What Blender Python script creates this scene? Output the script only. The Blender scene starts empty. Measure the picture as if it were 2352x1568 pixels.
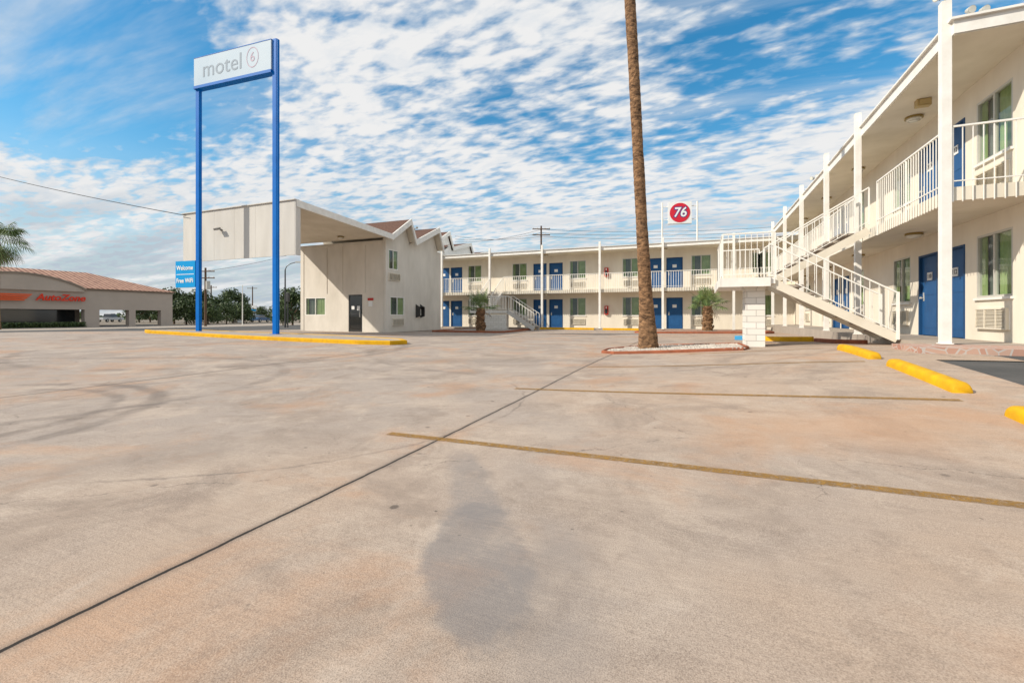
import bpy, math, random
import numpy as np
from mathutils import Vector, Matrix
random.seed(7)
R=math.radians
scene=bpy.context.scene
col=scene.collection

# ---------------------------------------------------------------- helpers
class MB:
    def __init__(s): s.v=[]; s.f=[]; s.m=[]
    def add(s,pts,faces,mi=0):
        b=len(s.v); s.v+= [tuple(p) for p in pts]
        for f in faces: s.f.append([b+i for i in f]); s.m.append(mi)
    def box(s,x0,x1,y0,y1,z0,z1,mi=0):
        s.add([(x0,y0,z0),(x1,y0,z0),(x1,y1,z0),(x0,y1,z0),(x0,y0,z1),(x1,y0,z1),(x1,y1,z1),(x0,y1,z1)],
          [(0,3,2,1),(4,5,6,7),(0,1,5,4),(1,2,6,5),(2,3,7,6),(3,0,4,7)],mi)
    def beam(s,p0,p1,w,h,mi=0):
        p0=Vector(p0);p1=Vector(p1); d=(p1-p0).normalized()
        up=Vector((0,0,1)) if abs(d.z)<.95 else Vector((0,1,0))
        sd=d.cross(up).normalized(); u=sd.cross(d).normalized()
        a=sd*w/2; b=u*h/2
        s.add([p0-a-b,p0+a-b,p0+a+b,p0-a+b,p1-a-b,p1+a-b,p1+a+b,p1-a+b],
          [(0,3,2,1),(4,5,6,7),(0,1,5,4),(1,2,6,5),(2,3,7,6),(3,0,4,7)],mi)
    def cyl(s,p0,p1,r0,r1=None,n=12,mi=0,caps=True):
        if r1 is None: r1=r0
        p0=Vector(p0);p1=Vector(p1); d=(p1-p0).normalized()
        up=Vector((0,0,1)) if abs(d.z)<.95 else Vector((1,0,0))
        a=d.cross(up).normalized(); b=d.cross(a).normalized()
        pts=[];
        for p,r in((p0,r0),(p1,r1)):
            for i in range(n):
                t=2*math.pi*i/n; pts.append(p+a*math.cos(t)*r+b*math.sin(t)*r)
        fs=[(i,(i+1)%n,n+(i+1)%n,n+i) for i in range(n)]
        if caps: fs+=[tuple(range(n))[::-1],tuple(range(n,2*n))]
        s.add(pts,fs,mi)
    def prism(s,poly,axis,a0,a1,mi=0):
        n=len(poly); pts=[]
        for a in(a0,a1):
            for p in poly:
                pts.append({'x':(a,p[0],p[1]),'y':(p[0],a,p[1]),'z':(p[0],p[1],a)}[axis])
        s.add(pts,[(i,(i+1)%n,n+(i+1)%n,n+i) for i in range(n)]+[tuple(range(n))[::-1],tuple(range(n,2*n))],mi)
    def obj(s,name,mats,parent=None,loc=(0,0,0),rot=(0,0,0),smooth=False,recalc=True):
        me=bpy.data.meshes.new(name); me.from_pydata(s.v,[],s.f)
        if not isinstance(mats,(list,tuple)): mats=[mats]
        for m in mats: me.materials.append(m)
        me.polygons.foreach_set('material_index',s.m)
        if recalc:
            import bmesh
            bm=bmesh.new(); bm.from_mesh(me); bmesh.ops.recalc_face_normals(bm,faces=bm.faces); bm.to_mesh(me); bm.free()
        if smooth: me.polygons.foreach_set('use_smooth',[True]*len(me.polygons))
        me.update()
        o=bpy.data.objects.new(name,me); col.objects.link(o)
        o.location=loc; o.rotation_euler=rot
        if parent: o.parent=parent
        return o
def top(o,label,cat,group=None):
    o["label"]=label; o["category"]=cat
    if group: o["group"]=group
    return o
def struct(o): o["kind"]="structure"; return o
def empty(name,loc,label,cat,rz=0,group=None):
    o=bpy.data.objects.new(name,None); col.objects.link(o); o.location=loc; o.rotation_euler=(0,0,rz)
    o.empty_display_size=.3
    return top(o,label,cat,group)
def neg(L): return (-L[0],-L[1],-L[2])
def sub(a,b): return tuple(a[i]-b[i] for i in range(3))
def copy_tree(o,parent,loc,rz=None):
    c=o.copy(); col.objects.link(c); c.parent=parent
    if loc is not None: c.location=loc
    if rz is not None: c.rotation_euler=(o.rotation_euler[0],o.rotation_euler[1],rz)
    for ch in list(o.children): copy_tree(ch,c,None)
    return c
def text_obj(name,body,size,mat,parent,loc,rot,extr=.006,offset=0.0,sx=1.0,shear=0):
    cu=bpy.data.curves.new(name+"_c",'FONT'); cu.body=body; cu.size=size; cu.align_x='CENTER'; cu.align_y='CENTER'
    cu.extrude=extr; cu.offset=offset; cu.resolution_u=4; cu.shear=shear
    t=bpy.data.objects.new("tmp",cu); col.objects.link(t)
    bpy.context.view_layer.update()
    me=bpy.data.meshes.new_from_object(t.evaluated_get(bpy.context.evaluated_depsgraph_get()))
    bpy.data.objects.remove(t); me.name=name; me.materials.clear(); me.materials.append(mat)
    o=bpy.data.objects.new(name,me); col.objects.link(o); o.parent=parent; o.location=loc; o.rotation_euler=rot; o.scale=(sx,1,1)
    return o

# ---------------------------------------------------------------- materials
def nd(nt,t,**k):
    n=nt.nodes.new(t)
    for a,b in k.items(): setattr(n,a,b)
    return n
def mat(name,c,rough=.7,var=.12,scale=3,bump=.0,bscale=40,metal=0,c2=None,spec=.3,stretch=(1,1,1),world=False):
    m=bpy.data.materials.new(name); m.use_nodes=True; nt=m.node_tree; p=nt.nodes['Principled BSDF']; L=nt.links.new
    p.inputs['Roughness'].default_value=rough; p.inputs['Metallic'].default_value=metal
    p.inputs['Specular IOR Level'].default_value=spec
    if world: co=nd(nt,'ShaderNodeNewGeometry').outputs['Position']
    else: co=nd(nt,'ShaderNodeTexCoord').outputs['Object']
    mp=nd(nt,'ShaderNodeMapping'); mp.inputs['Scale'].default_value=stretch; L(co,mp.inputs[0])
    n=nd(nt,'ShaderNodeTexNoise'); n.inputs['Scale'].default_value=scale; n.inputs['Detail'].default_value=6; n.inputs['Roughness'].default_value=.6
    L(mp.outputs[0],n.inputs['Vector'])
    r=nd(nt,'ShaderNodeValToRGB'); r.color_ramp.elements[0].position=.3; r.color_ramp.elements[1].position=.7
    if c2 is None: c2=tuple(x*(1-2*var) for x in c)
    r.color_ramp.elements[0].color=(*c2,1); r.color_ramp.elements[1].color=(*c,1)
    L(n.outputs[0],r.inputs[0]); L(r.outputs[0],p.inputs['Base Color'])
    if bump:
        n2=nd(nt,'ShaderNodeTexNoise'); n2.inputs['Scale'].default_value=bscale; n2.inputs['Detail'].default_value=4; L(co,n2.inputs['Vector'])
        b=nd(nt,'ShaderNodeBump'); b.inputs['Strength'].default_value=bump; b.inputs['Distance'].default_value=.02
        L(n2.outputs[0],b.inputs['Height']); L(b.outputs[0],p.inputs['Normal'])
    return m
M={}
M['stucco']=mat('stucco',(.80,.735,.62),.9,.05,1.2,.25,60,c2=(.69,.62,.51),stretch=(1,1,.35),world=True)
M['stucco2']=mat('office_stucco',(.74,.69,.61),.9,.05,1.2,.3,50,c2=(.60,.555,.48),stretch=(1,1,.4),world=True)
M['panel']=mat('canopy_panel_paint',(.62,.595,.55),.85,.05,.9,.2,50,c2=(.52,.495,.45),stretch=(1.5,1,.35),world=True)
M['soffit']=mat('soffit_paint',(.74,.68,.57),.85,.06,1.0,.1,50,c2=(.62,.56,.45),world=True)
M['white']=mat('white_paint',(.84,.82,.77),.5,.05,4,.05,30,c2=(.73,.70,.64))
M['rail']=mat('rail_paint',(.86,.83,.76),.45,.05,6)
M['blue']=mat('door_blue',(.022,.105,.27),.5,.1,2,c2=(.018,.08,.21),spec=.2)
M['dkblue']=mat('door_frame_blue',(.015,.07,.18),.5,.1,3,spec=.2)
M['poleblue']=mat('pole_blue',(.0,.155,.55),.5,.1,2,c2=(.0,.12,.45),spec=.12)
M['signblue']=mat('sign_blue',(.0,.30,.66),.5,.05,2,spec=.15)
M['yellow']=mat('yellow_paint',(.74,.42,.008),.65,.1,5,.25,30,c2=(.54,.28,.015),spec=.15)
M['alu']=mat('aluminium',(.60,.58,.52),.45,.05,5,metal=.2)
M['steel']=mat('dark_steel',(.08,.08,.08),.4,.1,5,metal=.6)
M['grey']=mat('grey_metal',(.25,.24,.22),.5,.1,5)
M['black']=mat('black_rubber',(.02,.02,.02),.7,.1,5)
M['red']=mat('red_paint',(.55,.03,.02),.4,.1,5)
M['redletter']=mat('red_letter',(.75,.04,.01),.4,.05,5)
M['orange']=mat('orange_stripe',(.85,.10,.01),.4,.05,5)
M['brass']=mat('brass',(.45,.33,.12),.35,.1,5,metal=.7)
M['lens']=mat('lamp_lens',(.75,.73,.65),.2,.03,5)
M['shingle']=mat('shingle',(.16,.085,.06),.95,.2,12,.5,30,c2=(.08,.045,.035),world=True)
M['flood']=mat('sign_face',(.50,.59,.66),.5,.02,.6,c2=(.42,.53,.63),spec=.1)
M['signtext']=mat('sign_faded_text',(.33,.39,.45),.6,.02,4,spec=.1)
M['signred']=mat('sign_faded_red',(.52,.42,.50),.6,.02,4,spec=.1)
M['wood']=mat('pole_wood',(.16,.10,.065),.9,.2,3,.4,20,stretch=(4,4,.5))
M['gravel']=mat('gravel',(.52,.46,.39),.95,.25,28,.9,30,c2=(.20,.17,.14),world=True)
M['rededge']=mat('red_edging',(.36,.12,.06),.85,.2,6,.3,30,c2=(.22,.075,.04))
M['asphalt']=mat('asphalt',(.11,.105,.10),.95,.2,1.5,.5,120,c2=(.07,.07,.068),world=True)
M['dirt']=mat('dirt',(.25,.21,.16),.95,.2,.6,.3,8,c2=(.16,.13,.10),world=True)
M['walk']=mat('walk_concrete',(.42,.36,.30),.9,.1,2,.2,60,world=True)
M['curbblue']=mat('curb_blue',(.05,.30,.55),.6,.1,5)
M['az']=mat('shop_stucco',(.50,.42,.35),.9,.06,.5,.1,20,world=True)
M['azb']=mat('shop_base',(.28,.225,.18),.9,.06,.5,world=True)
M['carwhite']=mat('car_white',(.6,.6,.6),.25,.03,1,spec=.6)
M['carblue']=mat('car_blue',(.05,.12,.25),.25,.03,1,spec=.6)
M['darkglass']=mat('dark_glass',(.03,.035,.04),.08,.1,1,spec=.8)
M['dark']=mat('dark_interior',(.03,.03,.03),.9,.1,1)
M['curtain']=mat('curtain_green',(.38,.45,.22),.8,.1,3,c2=(.25,.33,.12))
M['sheer']=mat('curtain_sheer',(.13,.15,.13),.9,.1,3)
M['paper']=mat('paper_white',(.8,.8,.78),.6,.02,3)
M['ink']=mat('ink_black',(.03,.03,.03),.6,.02,3)

def glassmat():
    m=bpy.data.materials.new('window_glass'); m.use_nodes=True; nt=m.node_tree; nt.nodes.clear(); L=nt.links.new
    o=nd(nt,'ShaderNodeOutputMaterial'); mx=nd(nt,'ShaderNodeMixShader'); t=nd(nt,'ShaderNodeBsdfTransparent'); g=nd(nt,'ShaderNodeBsdfGlossy')
    t.inputs[0].default_value=(.84,.90,.87,1); g.inputs['Roughness'].default_value=.03; g.inputs[0].default_value=(.8,.85,.9,1)
    lw=nd(nt,'ShaderNodeLayerWeight'); lw.inputs[0].default_value=.5
    mr=nd(nt,'ShaderNodeMapRange'); mr.inputs[3].default_value=.07; mr.inputs[4].default_value=.55
    pw=nd(nt,'ShaderNodeMath',operation='POWER'); L(lw.outputs['Facing'],pw.inputs[0]); pw.inputs[1].default_value=3.0
    L(pw.outputs[0],mr.inputs[0])
    L(mr.outputs[0],mx.inputs[0]); L(t.outputs[0],mx.inputs[1]); L(g.outputs[0],mx.inputs[2]); L(mx.outputs[0],o.inputs[0]); return m
M['glass']=glassmat()

def leafmat(name,c1,c2):
    m=bpy.data.materials.new(name); m.use_nodes=True; nt=m.node_tree; p=nt.nodes['Principled BSDF']; L=nt.links.new
    g=nd(nt,'ShaderNodeNewGeometry'); r=nd(nt,'ShaderNodeValToRGB')
    r.color_ramp.elements[0].color=(*c1,1); r.color_ramp.elements[1].color=(*c2,1)
    L(g.outputs['Random Per Island'],r.inputs[0]); L(r.outputs[0],p.inputs['Base Color']); p.inputs['Roughness'].default_value=.6
    return m
M['leaf']=leafmat('tree_leaf',(.02,.045,.012),(.09,.13,.03))
M['frond']=leafmat('palm_leaf',(.06,.12,.03),(.22,.29,.09))
M['dead']=leafmat('dead_palm_leaf',(.16,.11,.06),(.28,.20,.11))

def blockmat():
    m=bpy.data.materials.new('painted_block'); m.use_nodes=True; nt=m.node_tree; p=nt.nodes['Principled BSDF']; L=nt.links.new
    g=nd(nt,'ShaderNodeTexCoord'); sp=nd(nt,'ShaderNodeSeparateXYZ'); L(g.outputs['Object'],sp.inputs[0])
    ad=nd(nt,'ShaderNodeMath',operation='ADD'); L(sp.outputs[0],ad.inputs[0]); L(sp.outputs[1],ad.inputs[1])
    cb=nd(nt,'ShaderNodeCombineXYZ'); L(ad.outputs[0],cb.inputs[0]); L(sp.outputs[2],cb.inputs[1])
    b=nd(nt,'ShaderNodeTexBrick'); b.inputs['Scale'].default_value=1; b.inputs['Brick Width'].default_value=.4; b.inputs['Row Height'].default_value=.15
    b.inputs['Mortar Size'].default_value=.007; b.inputs['Color1'].default_value=(.80,.77,.71,1); b.inputs['Color2'].default_value=(.72,.69,.62,1); b.inputs['Mortar'].default_value=(.46,.43,.39,1)
    L(cb.outputs[0],b.inputs[0]); L(b.outputs[0],p.inputs['Base Color'])
    bp=nd(nt,'ShaderNodeBump'); bp.inputs['Strength'].default_value=.5; bp.inputs['Distance'].default_value=-.008; L(b.outputs['Fac'],bp.inputs['Height']); L(bp.outputs[0],p.inputs['Normal'])
    p.inputs['Roughness'].default_value=.85; return m
M['block']=blockmat()
def flagmat():
    m=bpy.data.materials.new('flagstone'); m.use_nodes=True; nt=m.node_tree; p=nt.nodes['Principled BSDF']; L=nt.links.new
    g=nd(nt,'ShaderNodeNewGeometry')
    v=nd(nt,'ShaderNodeTexVoronoi',feature='DISTANCE_TO_EDGE'); v.inputs['Scale'].default_value=5; L(g.outputs[0],v.inputs[0])
    v2=nd(nt,'ShaderNodeTexVoronoi'); v2.inputs['Scale'].default_value=5; L(g.outputs[0],v2.inputs[0])
    r=nd(nt,'ShaderNodeValToRGB'); r.color_ramp.elements[0].color=(.36,.16,.11,1); r.color_ramp.elements[1].color=(.52,.36,.28,1)
    L(v2.outputs['Color'],r.inputs[0])
    lt=nd(nt,'ShaderNodeMath',operation='LESS_THAN'); lt.inputs[1].default_value=.04; L(v.outputs[0],lt.inputs[0])
    mx=nd(nt,'ShaderNodeMixRGB'); L(lt.outputs[0],mx.inputs[0]); L(r.outputs[0],mx.inputs[1]); mx.inputs[2].default_value=(.46,.42,.38,1)
    L(mx.outputs[0],p.inputs['Base Color']); p.inputs['Roughness'].default_value=.85; return m
M['flag']=flagmat()
def tilemat():
    m=bpy.data.materials.new('clay_tile'); m.use_nodes=True; nt=m.node_tree; p=nt.nodes['Principled BSDF']; L=nt.links.new
    g=nd(nt,'ShaderNodeNewGeometry'); sp=nd(nt,'ShaderNodeSeparateXYZ'); L(g.outputs[0],sp.inputs[0])
    s1=nd(nt,'ShaderNodeMath',operation='MULTIPLY'); L(sp.outputs[1],s1.inputs[0]); s1.inputs[1].default_value=13
    sn=nd(nt,'ShaderNodeMath',operation='SINE'); L(s1.outputs[0],sn.inputs[0])
    mp=nd(nt,'ShaderNodeMapping'); mp.inputs['Scale'].default_value=(3,2,3); L(g.outputs[0],mp.inputs[0])
    n=nd(nt,'ShaderNodeTexNoise'); n.inputs['Scale'].default_value=1; n.inputs['Roughness'].default_value=.8; L(mp.outputs[0],n.inputs['Vector'])
    ad=nd(nt,'ShaderNodeMath',operation='MULTIPLY_ADD'); L(sn.outputs[0],ad.inputs[0]); ad.inputs[1].default_value=.25; L(n.outputs[0],ad.inputs[2])
    r=nd(nt,'ShaderNodeValToRGB'); r.color_ramp.elements[0].color=(.14,.055,.037,1); r.color_ramp.elements[1].color=(.58,.34,.235,1)
    r.color_ramp.elements[0].position=.2; r.color_ramp.elements[1].position=.78
    L(ad.outputs[0],r.inputs[0]); L(r.outputs[0],p.inputs['Base Color']); p.inputs['Roughness'].default_value=.9; return m
M['tile']=tilemat()
def trunkmat():
    m=bpy.data.materials.new('palm_bark'); m.use_nodes=True; nt=m.node_tree; p=nt.nodes['Principled BSDF']; L=nt.links.new
    g=nd(nt,'ShaderNodeTexCoord'); mp=nd(nt,'ShaderNodeMapping'); mp.inputs['Scale'].default_value=(6,6,14); L(g.outputs['Object'],mp.inputs[0])
    n=nd(nt,'ShaderNodeTexNoise'); n.inputs['Scale'].default_value=1; n.inputs['Detail'].default_value=8; n.inputs['Roughness'].default_value=.75; n.inputs['Distortion'].default_value=.6; L(mp.outputs[0],n.inputs['Vector'])
    r=nd(nt,'ShaderNodeValToRGB'); e=r.color_ramp.elements; e[0].color=(.05,.025,.012,1); e[0].position=.38; e[1].color=(.42,.235,.115,1); e[1].position=.66
    L(n.outputs[0],r.inputs[0]); L(r.outputs[0],p.inputs['Base Color']); p.inputs['Roughness'].default_value=.95
    b=nd(nt,'ShaderNodeBump'); b.inputs['Strength'].default_value=.9; b.inputs['Distance'].default_value=.05; L(n.outputs[0],b.inputs['Height']); L(b.outputs[0],p.inputs['Normal'])
    return m
M['trunk']=trunkmat()

# ground concrete
def concrete():
    m=bpy.data.materials.new('lot_concrete'); m.use_nodes=True; nt=m.node_tree; p=nt.nodes['Principled BSDF']; L=nt.links.new
    pos=nd(nt,'ShaderNodeNewGeometry').outputs['Position']
    def noise(s,d=5,r=.6,v=None,dist=0):
        n=nd(nt,'ShaderNodeTexNoise'); n.inputs['Scale'].default_value=s; n.inputs['Detail'].default_value=d; n.inputs['Roughness'].default_value=r; n.inputs['Distortion'].default_value=dist
        L(v or pos,n.inputs['Vector']); return n.outputs[0]
    def math_(op,a,b=None,c=None,clamp=False):
        x=nd(nt,'ShaderNodeMath',operation=op); x.use_clamp=clamp
        for i,q in enumerate((a,b,c)):
            if q is None: continue
            if isinstance(q,(int,float)): x.inputs[i].default_value=q
            else: L(q,x.inputs[i])
        return x.outputs[0]
    def mr(v,a,b,c=0,d=1):
        x=nd(nt,'ShaderNodeMapRange'); x.interpolation_type='SMOOTHSTEP'; L(v,x.inputs[0])
        for i,q in enumerate((a,b,c,d)): x.inputs[i+1].default_value=q
        return x.outputs[0]
    def mix(f,a,b,mode='MIX'):
        x=nd(nt,'ShaderNodeMixRGB',blend_type=mode)
        if isinstance(f,(int,float)): x.inputs[0].default_value=f
        else: L(f,x.inputs[0])
        for i,q in ((1,a),(2,b)):
            if isinstance(q,tuple): x.inputs[i].default_value=(*q,1)
            else: L(q,x.inputs[i])
        return x.outputs[0]
    sp=nd(nt,'ShaderNodeSeparateXYZ'); L(pos,sp.inputs[0]); X,Y=sp.outputs[0],sp.outputs[1]
    big=noise(.35,4,.55,dist=.4)
    warm=mr(math_('ADD',math_('MULTIPLY',X,.05),big),.20,.66)
    c=mix(warm,(.385,.325,.28),(.465,.345,.255))
    n1=noise(1.3,8,.7,dist=.3); c=mix(math_('MULTIPLY',mr(n1,.44,.66),.7),c,(.53,.43,.345))
    n1b=noise(.8,8,.7,dist=.8); c=mix(math_('MULTIPLY',mr(n1b,.46,.66),.62),c,(.24,.188,.152))
    n1d=noise(3.3,8,.72,dist=.5); c=mix(math_('MULTIPLY',mr(n1d,.49,.70),.42),c,(.225,.172,.137))
    n1e=noise(2.1,8,.7,dist=1.0); c=mix(math_('MULTIPLY',mr(n1e,.53,.70),.38),c,(.58,.49,.41))
    n1c=noise(.6,6,.65,dist=.5); c=mix(math_('MULTIPLY',mr(n1c,.50,.66),.55),c,(.49,.275,.155))
    mp=nd(nt,'ShaderNodeMapping'); mp.inputs['Scale'].default_value=(3,60,3); mp.inputs['Rotation'].default_value=(0,0,R(-12)); L(pos,mp.inputs[0])
    st=noise(1,4,.7,mp.outputs[0]); c=mix(math_('MULTIPLY',mr(st,.35,.7),.22),c,(.21,.165,.135))
    gr=noise(210,3,.75); c=mix(math_('MULTIPLY',mr(gr,.50,.64),.50),c,(.14,.108,.088))
    c=mix(math_('MULTIPLY',mr(gr,.50,.36),.34),c,(.64,.53,.43))
    gr2=noise(36,5,.75); c=mix(math_('MULTIPLY',mr(gr2,.52,.72),.28),c,(.20,.155,.125))
    # pits / oil spots
    vo=nd(nt,'ShaderNodeTexVoronoi'); vo.inputs['Scale'].default_value=2.4; L(pos,vo.inputs[0])
    spn=noise(9,3,.6); d=math_('ADD',vo.outputs['Distance'],math_('MULTIPLY',spn,.10))
    spm=mr(noise(.5,2,.5),.38,.50)
    c=mix(math_('MULTIPLY',math_('MULTIPLY',mr(d,.125,.085),spm),.7),c,(.075,.062,.055))
    vo2=nd(nt,'ShaderNodeTexVoronoi'); vo2.inputs['Scale'].default_value=7; L(pos,vo2.inputs[0])
    d2=math_('ADD',vo2.outputs['Distance'],math_('MULTIPLY',noise(25,3,.6),.12)); 
    c=mix(math_('MULTIPLY',math_('MULTIPLY',mr(d2,.135,.10),mr(noise(.9,2,.5),.45,.58)),.65),c,(.085,.07,.06))
    def ring(cx,cy,r,w,amt,c):
        dx=math_('SUBTRACT',X,cx); dy=math_('SUBTRACT',Y,cy)
        rr=math_('SQRT',math_('ADD',math_('MULTIPLY',dx,dx),math_('MULTIPLY',dy,dy)))
        rr=math_('ADD',rr,math_('MULTIPLY',math_('SUBTRACT',n1,.5),.25))
        e=math_('ABSOLUTE',math_('SUBTRACT',rr,r))
        f=math_('MULTIPLY',mr(e,w,w*.2),amt); f=math_('MULTIPLY',f,mr(n1b,.36,.56)); 
        return mix(f,c,(.15,.122,.105))
    c=ring(-7.6,1.5,2.5,.17,.55,c); c=ring(-7.6,1.5,2.08,.12,.42,c); c=ring(-9.5,3.5,3.6,.16,.38,c)
    c=ring(-4.7,4.2,2.9,.025,.5,c); c=ring(-12,9,4.5,.2,.35,c); c=ring(-3,13,6,.14,.25,c)
    def blob(cx,cy,ang,a,b,amt,colr,c,ns=2.2,nw=.7,soft=.85,tex=None):
        mp=nd(nt,'ShaderNodeMapping'); mp.vector_type='TEXTURE'; mp.inputs['Location'].default_value=(cx,cy,0); mp.inputs['Rotation'].default_value=(0,0,ang); mp.inputs['Scale'].default_value=(a,b,1)
        L(pos,mp.inputs[0]); s2=nd(nt,'ShaderNodeSeparateXYZ'); L(mp.outputs[0],s2.inputs[0])
        rr=math_('SQRT',math_('ADD',math_('MULTIPLY',s2.outputs[0],s2.outputs[0]),math_('MULTIPLY',s2.outputs[1],s2.outputs[1])))
        rr=math_('ADD',rr,math_('MULTIPLY',math_('SUBTRACT',noise(ns,6,.65,dist=.4),.5),nw))
        f=math_('MULTIPLY',mr(rr,1.05,soft),amt)
        if tex is not None: f=math_('MULTIPLY',f,tex)
        return mix(f,c,colr)
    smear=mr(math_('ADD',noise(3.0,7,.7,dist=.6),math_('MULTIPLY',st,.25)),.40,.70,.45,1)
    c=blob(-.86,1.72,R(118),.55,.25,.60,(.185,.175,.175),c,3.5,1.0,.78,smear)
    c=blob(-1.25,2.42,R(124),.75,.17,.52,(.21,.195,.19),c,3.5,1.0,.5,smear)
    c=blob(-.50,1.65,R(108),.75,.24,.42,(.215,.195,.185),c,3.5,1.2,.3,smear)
    c=blob(-4.5,9,R(20),3.5,.9,.35,(.21,.175,.15),c,1.2,1.5,.2)
    c=blob(-3.5,2.2,R(60),1.5,.5,.3,(.22,.185,.16),c,1.2,1.8,.2)
    c=blob(.9,1.2,R(60),1.2,.5,.45,(.52,.30,.17),c,1.5,1.6,.1)
    c=blob(1.2,4.6,R(30),1.7,.9,.45,(.48,.27,.15),c,1.2,1.6,.1)
    wob=math_('MULTIPLY',math_('SUBTRACT',noise(3,3,.6),.5),.03)
    wob2=math_('ADD',wob,math_('MULTIPLY',math_('SUBTRACT',noise(40,2,.6),.5),.006))
    def joint(v,cc,w,amt,c,tone=(.025,.022,.02)):
        e=math_('ABSOLUTE',math_('ADD',math_('SUBTRACT',v,cc),wob2))
        c=mix(math_('MULTIPLY',mr(e,w*6,w),.4),c,(.13,.105,.088))
        return mix(math_('MULTIPLY',mr(e,w*1.4,w*.8),amt),c,tone)
    c=joint(X,-1.95,.0085,.97,c); c=joint(X,-8.1,.010,.8,c); c=joint(X,-14.2,.012,.7,c); c=joint(X,-20.3,.012,.7,c)
    c=joint(Y,12.0,.008,.4,c); c=joint(Y,17.5,.012,.5,c); c=joint(Y,24,.012,.5,c)
    vc=nd(nt,'ShaderNodeTexVoronoi',feature='DISTANCE_TO_EDGE'); vc.inputs['Scale'].default_value=.22
    dn=nd(nt,'ShaderNodeTexNoise'); dn.inputs['Scale'].default_value=1.6; dn.inputs['Detail'].default_value=7; dn.inputs['Roughness'].default_value=.7; L(pos,dn.inputs['Vector'])
    av=nd(nt,'ShaderNodeVectorMath',operation='MULTIPLY_ADD'); L(dn.outputs['Color'],av.inputs[0]); av.inputs[1].default_value=(.5,.5,0); L(pos,av.inputs[2]); L(av.outputs[0],vc.inputs[0])
    c=mix(math_('MULTIPLY',mr(vc.outputs[0],.0014,.0005),math_('MULTIPLY',mr(n1b,.45,.55),.6)),c,(.08,.065,.055))
    L(c,p.inputs['Base Color']); p.inputs['Roughness'].default_value=.85; p.inputs['Specular IOR Level'].default_value=.2
    b=nd(nt,'ShaderNodeBump'); b.inputs['Strength'].default_value=.45; b.inputs['Distance'].default_value=.005
    L(math_('ADD',gr,math_('MULTIPLY',st,.7)),b.inputs['Height']); L(b.outputs[0],p.inputs['Normal'])
    return m
M['conc']=concrete()
def linepaint():
    m=bpy.data.materials.new('worn_yellow_line'); m.use_nodes=True; nt=m.node_tree; L=nt.links.new; p=nt.nodes['Principled BSDF']
    g=nd(nt,'ShaderNodeNewGeometry'); n=nd(nt,'ShaderNodeTexNoise'); n.inputs['Scale'].default_value=14; n.inputs['Detail'].default_value=8; n.inputs['Roughness'].default_value=.7; L(g.outputs[0],n.inputs['Vector'])
    r=nd(nt,'ShaderNodeValToRGB'); e=r.color_ramp.elements; e[0].position=.35; e[1].position=.62; e[0].color=(.24,.135,.045,1); e[1].color=(.38,.21,.045,1)
    L(n.outputs[0],r.inputs[0]); L(r.outputs[0],p.inputs['Base Color']); p.inputs['Roughness'].default_value=.9; p.inputs['Specular IOR Level'].default_value=.1
    n2=nd(nt,'ShaderNodeTexNoise'); n2.inputs['Scale'].default_value=45; n2.inputs['Detail'].default_value=9; n2.inputs['Roughness'].default_value=.8; L(g.outputs[0],n2.inputs['Vector'])
    mr=nd(nt,'ShaderNodeMapRange'); mr.inputs[1].default_value=.34; mr.inputs[2].default_value=.58; mr.inputs[4].default_value=.9; L(n2.outputs[0],mr.inputs[0]); L(mr.outputs[0],p.inputs['Alpha'])
    return m
M['line']=linepaint()

# ---------------------------------------------------------------- terrain
CP=[(0,0,-1.0),(-2.2,3.2,-1.0),(1.7,3.2,-.99),(-2.2,5.7,-.98),(2.4,5.3,-.84),(2.5,6.1,-.78),(2.5,7.9,-.68),(-.7,8.3,-.88),(-1.8,8.3,-.93),
(2.6,10.2,-.61),(3.9,12,-.62),(1.0,11.4,-.76),(-2.2,11.1,-.94),(-9,11.8,-.90),(-16,12,-.84),(-22,12,-.72),(-25,8.7,-.65),(-16,21,-.92),(-22,21,-.9),
(-10,30,-.93),(0,30,-.93),(3,25,-.85),(-65,20,-1.2),(-65,40,-1.2),(-40,15,-1.0),(-40,40,-1.15),(10,10,-.7),(10,30,-.9),(-8,-8,-1.05),(8,-8,-1.0),
(-20,-8,-.9),(-10,4,-1.0),(0,60,-1.1),(-30,60,-1.2),(18,0,-.9),(-6,20,-.95),(20,60,-1.1),(-70,-15,-1.1),(20,-15,-1.1),(-70,70,-1.2),(3.2,3.5,-.95)]
P=np.array(CP,float); N=len(P)
def phi(r): return np.where(r>1e-9,r*r*np.log(r+1e-12),0)
d=np.hypot(P[:,None,0]-P[None,:,0],P[:,None,1]-P[None,:,1])
A=np.zeros((N+3,N+3)); A[:N,:N]=phi(d)+np.eye(N)*1.5; A[:N,N]=1; A[:N,N+1]=P[:,0]; A[:N,N+2]=P[:,1]; A[N:,:N]=A[:N,N:].T
W=np.linalg.solve(A,np.concatenate([P[:,2],[0,0,0]]))
def Zv(x,y):
    x=np.clip(np.asarray(x,float),-70,20); y=np.clip(np.asarray(y,float),-15,70)
    r=np.hypot(x[...,None]-P[:,0],y[...,None]-P[:,1])
    return phi(r)@W[:N]+W[N]+W[N+1]*x+W[N+2]*y
def Z(x,y): return float(Zv(np.array([x]),np.array([y]))[0])
xs=[-2500,-1000,-400,-200,-120]+list(np.arange(-70,-26,2))+list(np.arange(-26,8.01,.5))+[3.2,4.2]+list(np.arange(9,20.1,1))+[40,100,300,1000,2500]
ys=[-1000,-300,-80,-30]+list(np.arange(-15,35.01,.5))+[9.4,31.1]+list(np.arange(36,71,2))+[100,200,500,1200,3000]
xs=sorted(set(round(float(a),3) for a in xs)); ys=sorted(set(round(float(a),3) for a in ys))
GX,GY=np.meshgrid(xs,ys,indexing='ij'); GZ=Zv(GX,GY)
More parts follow.
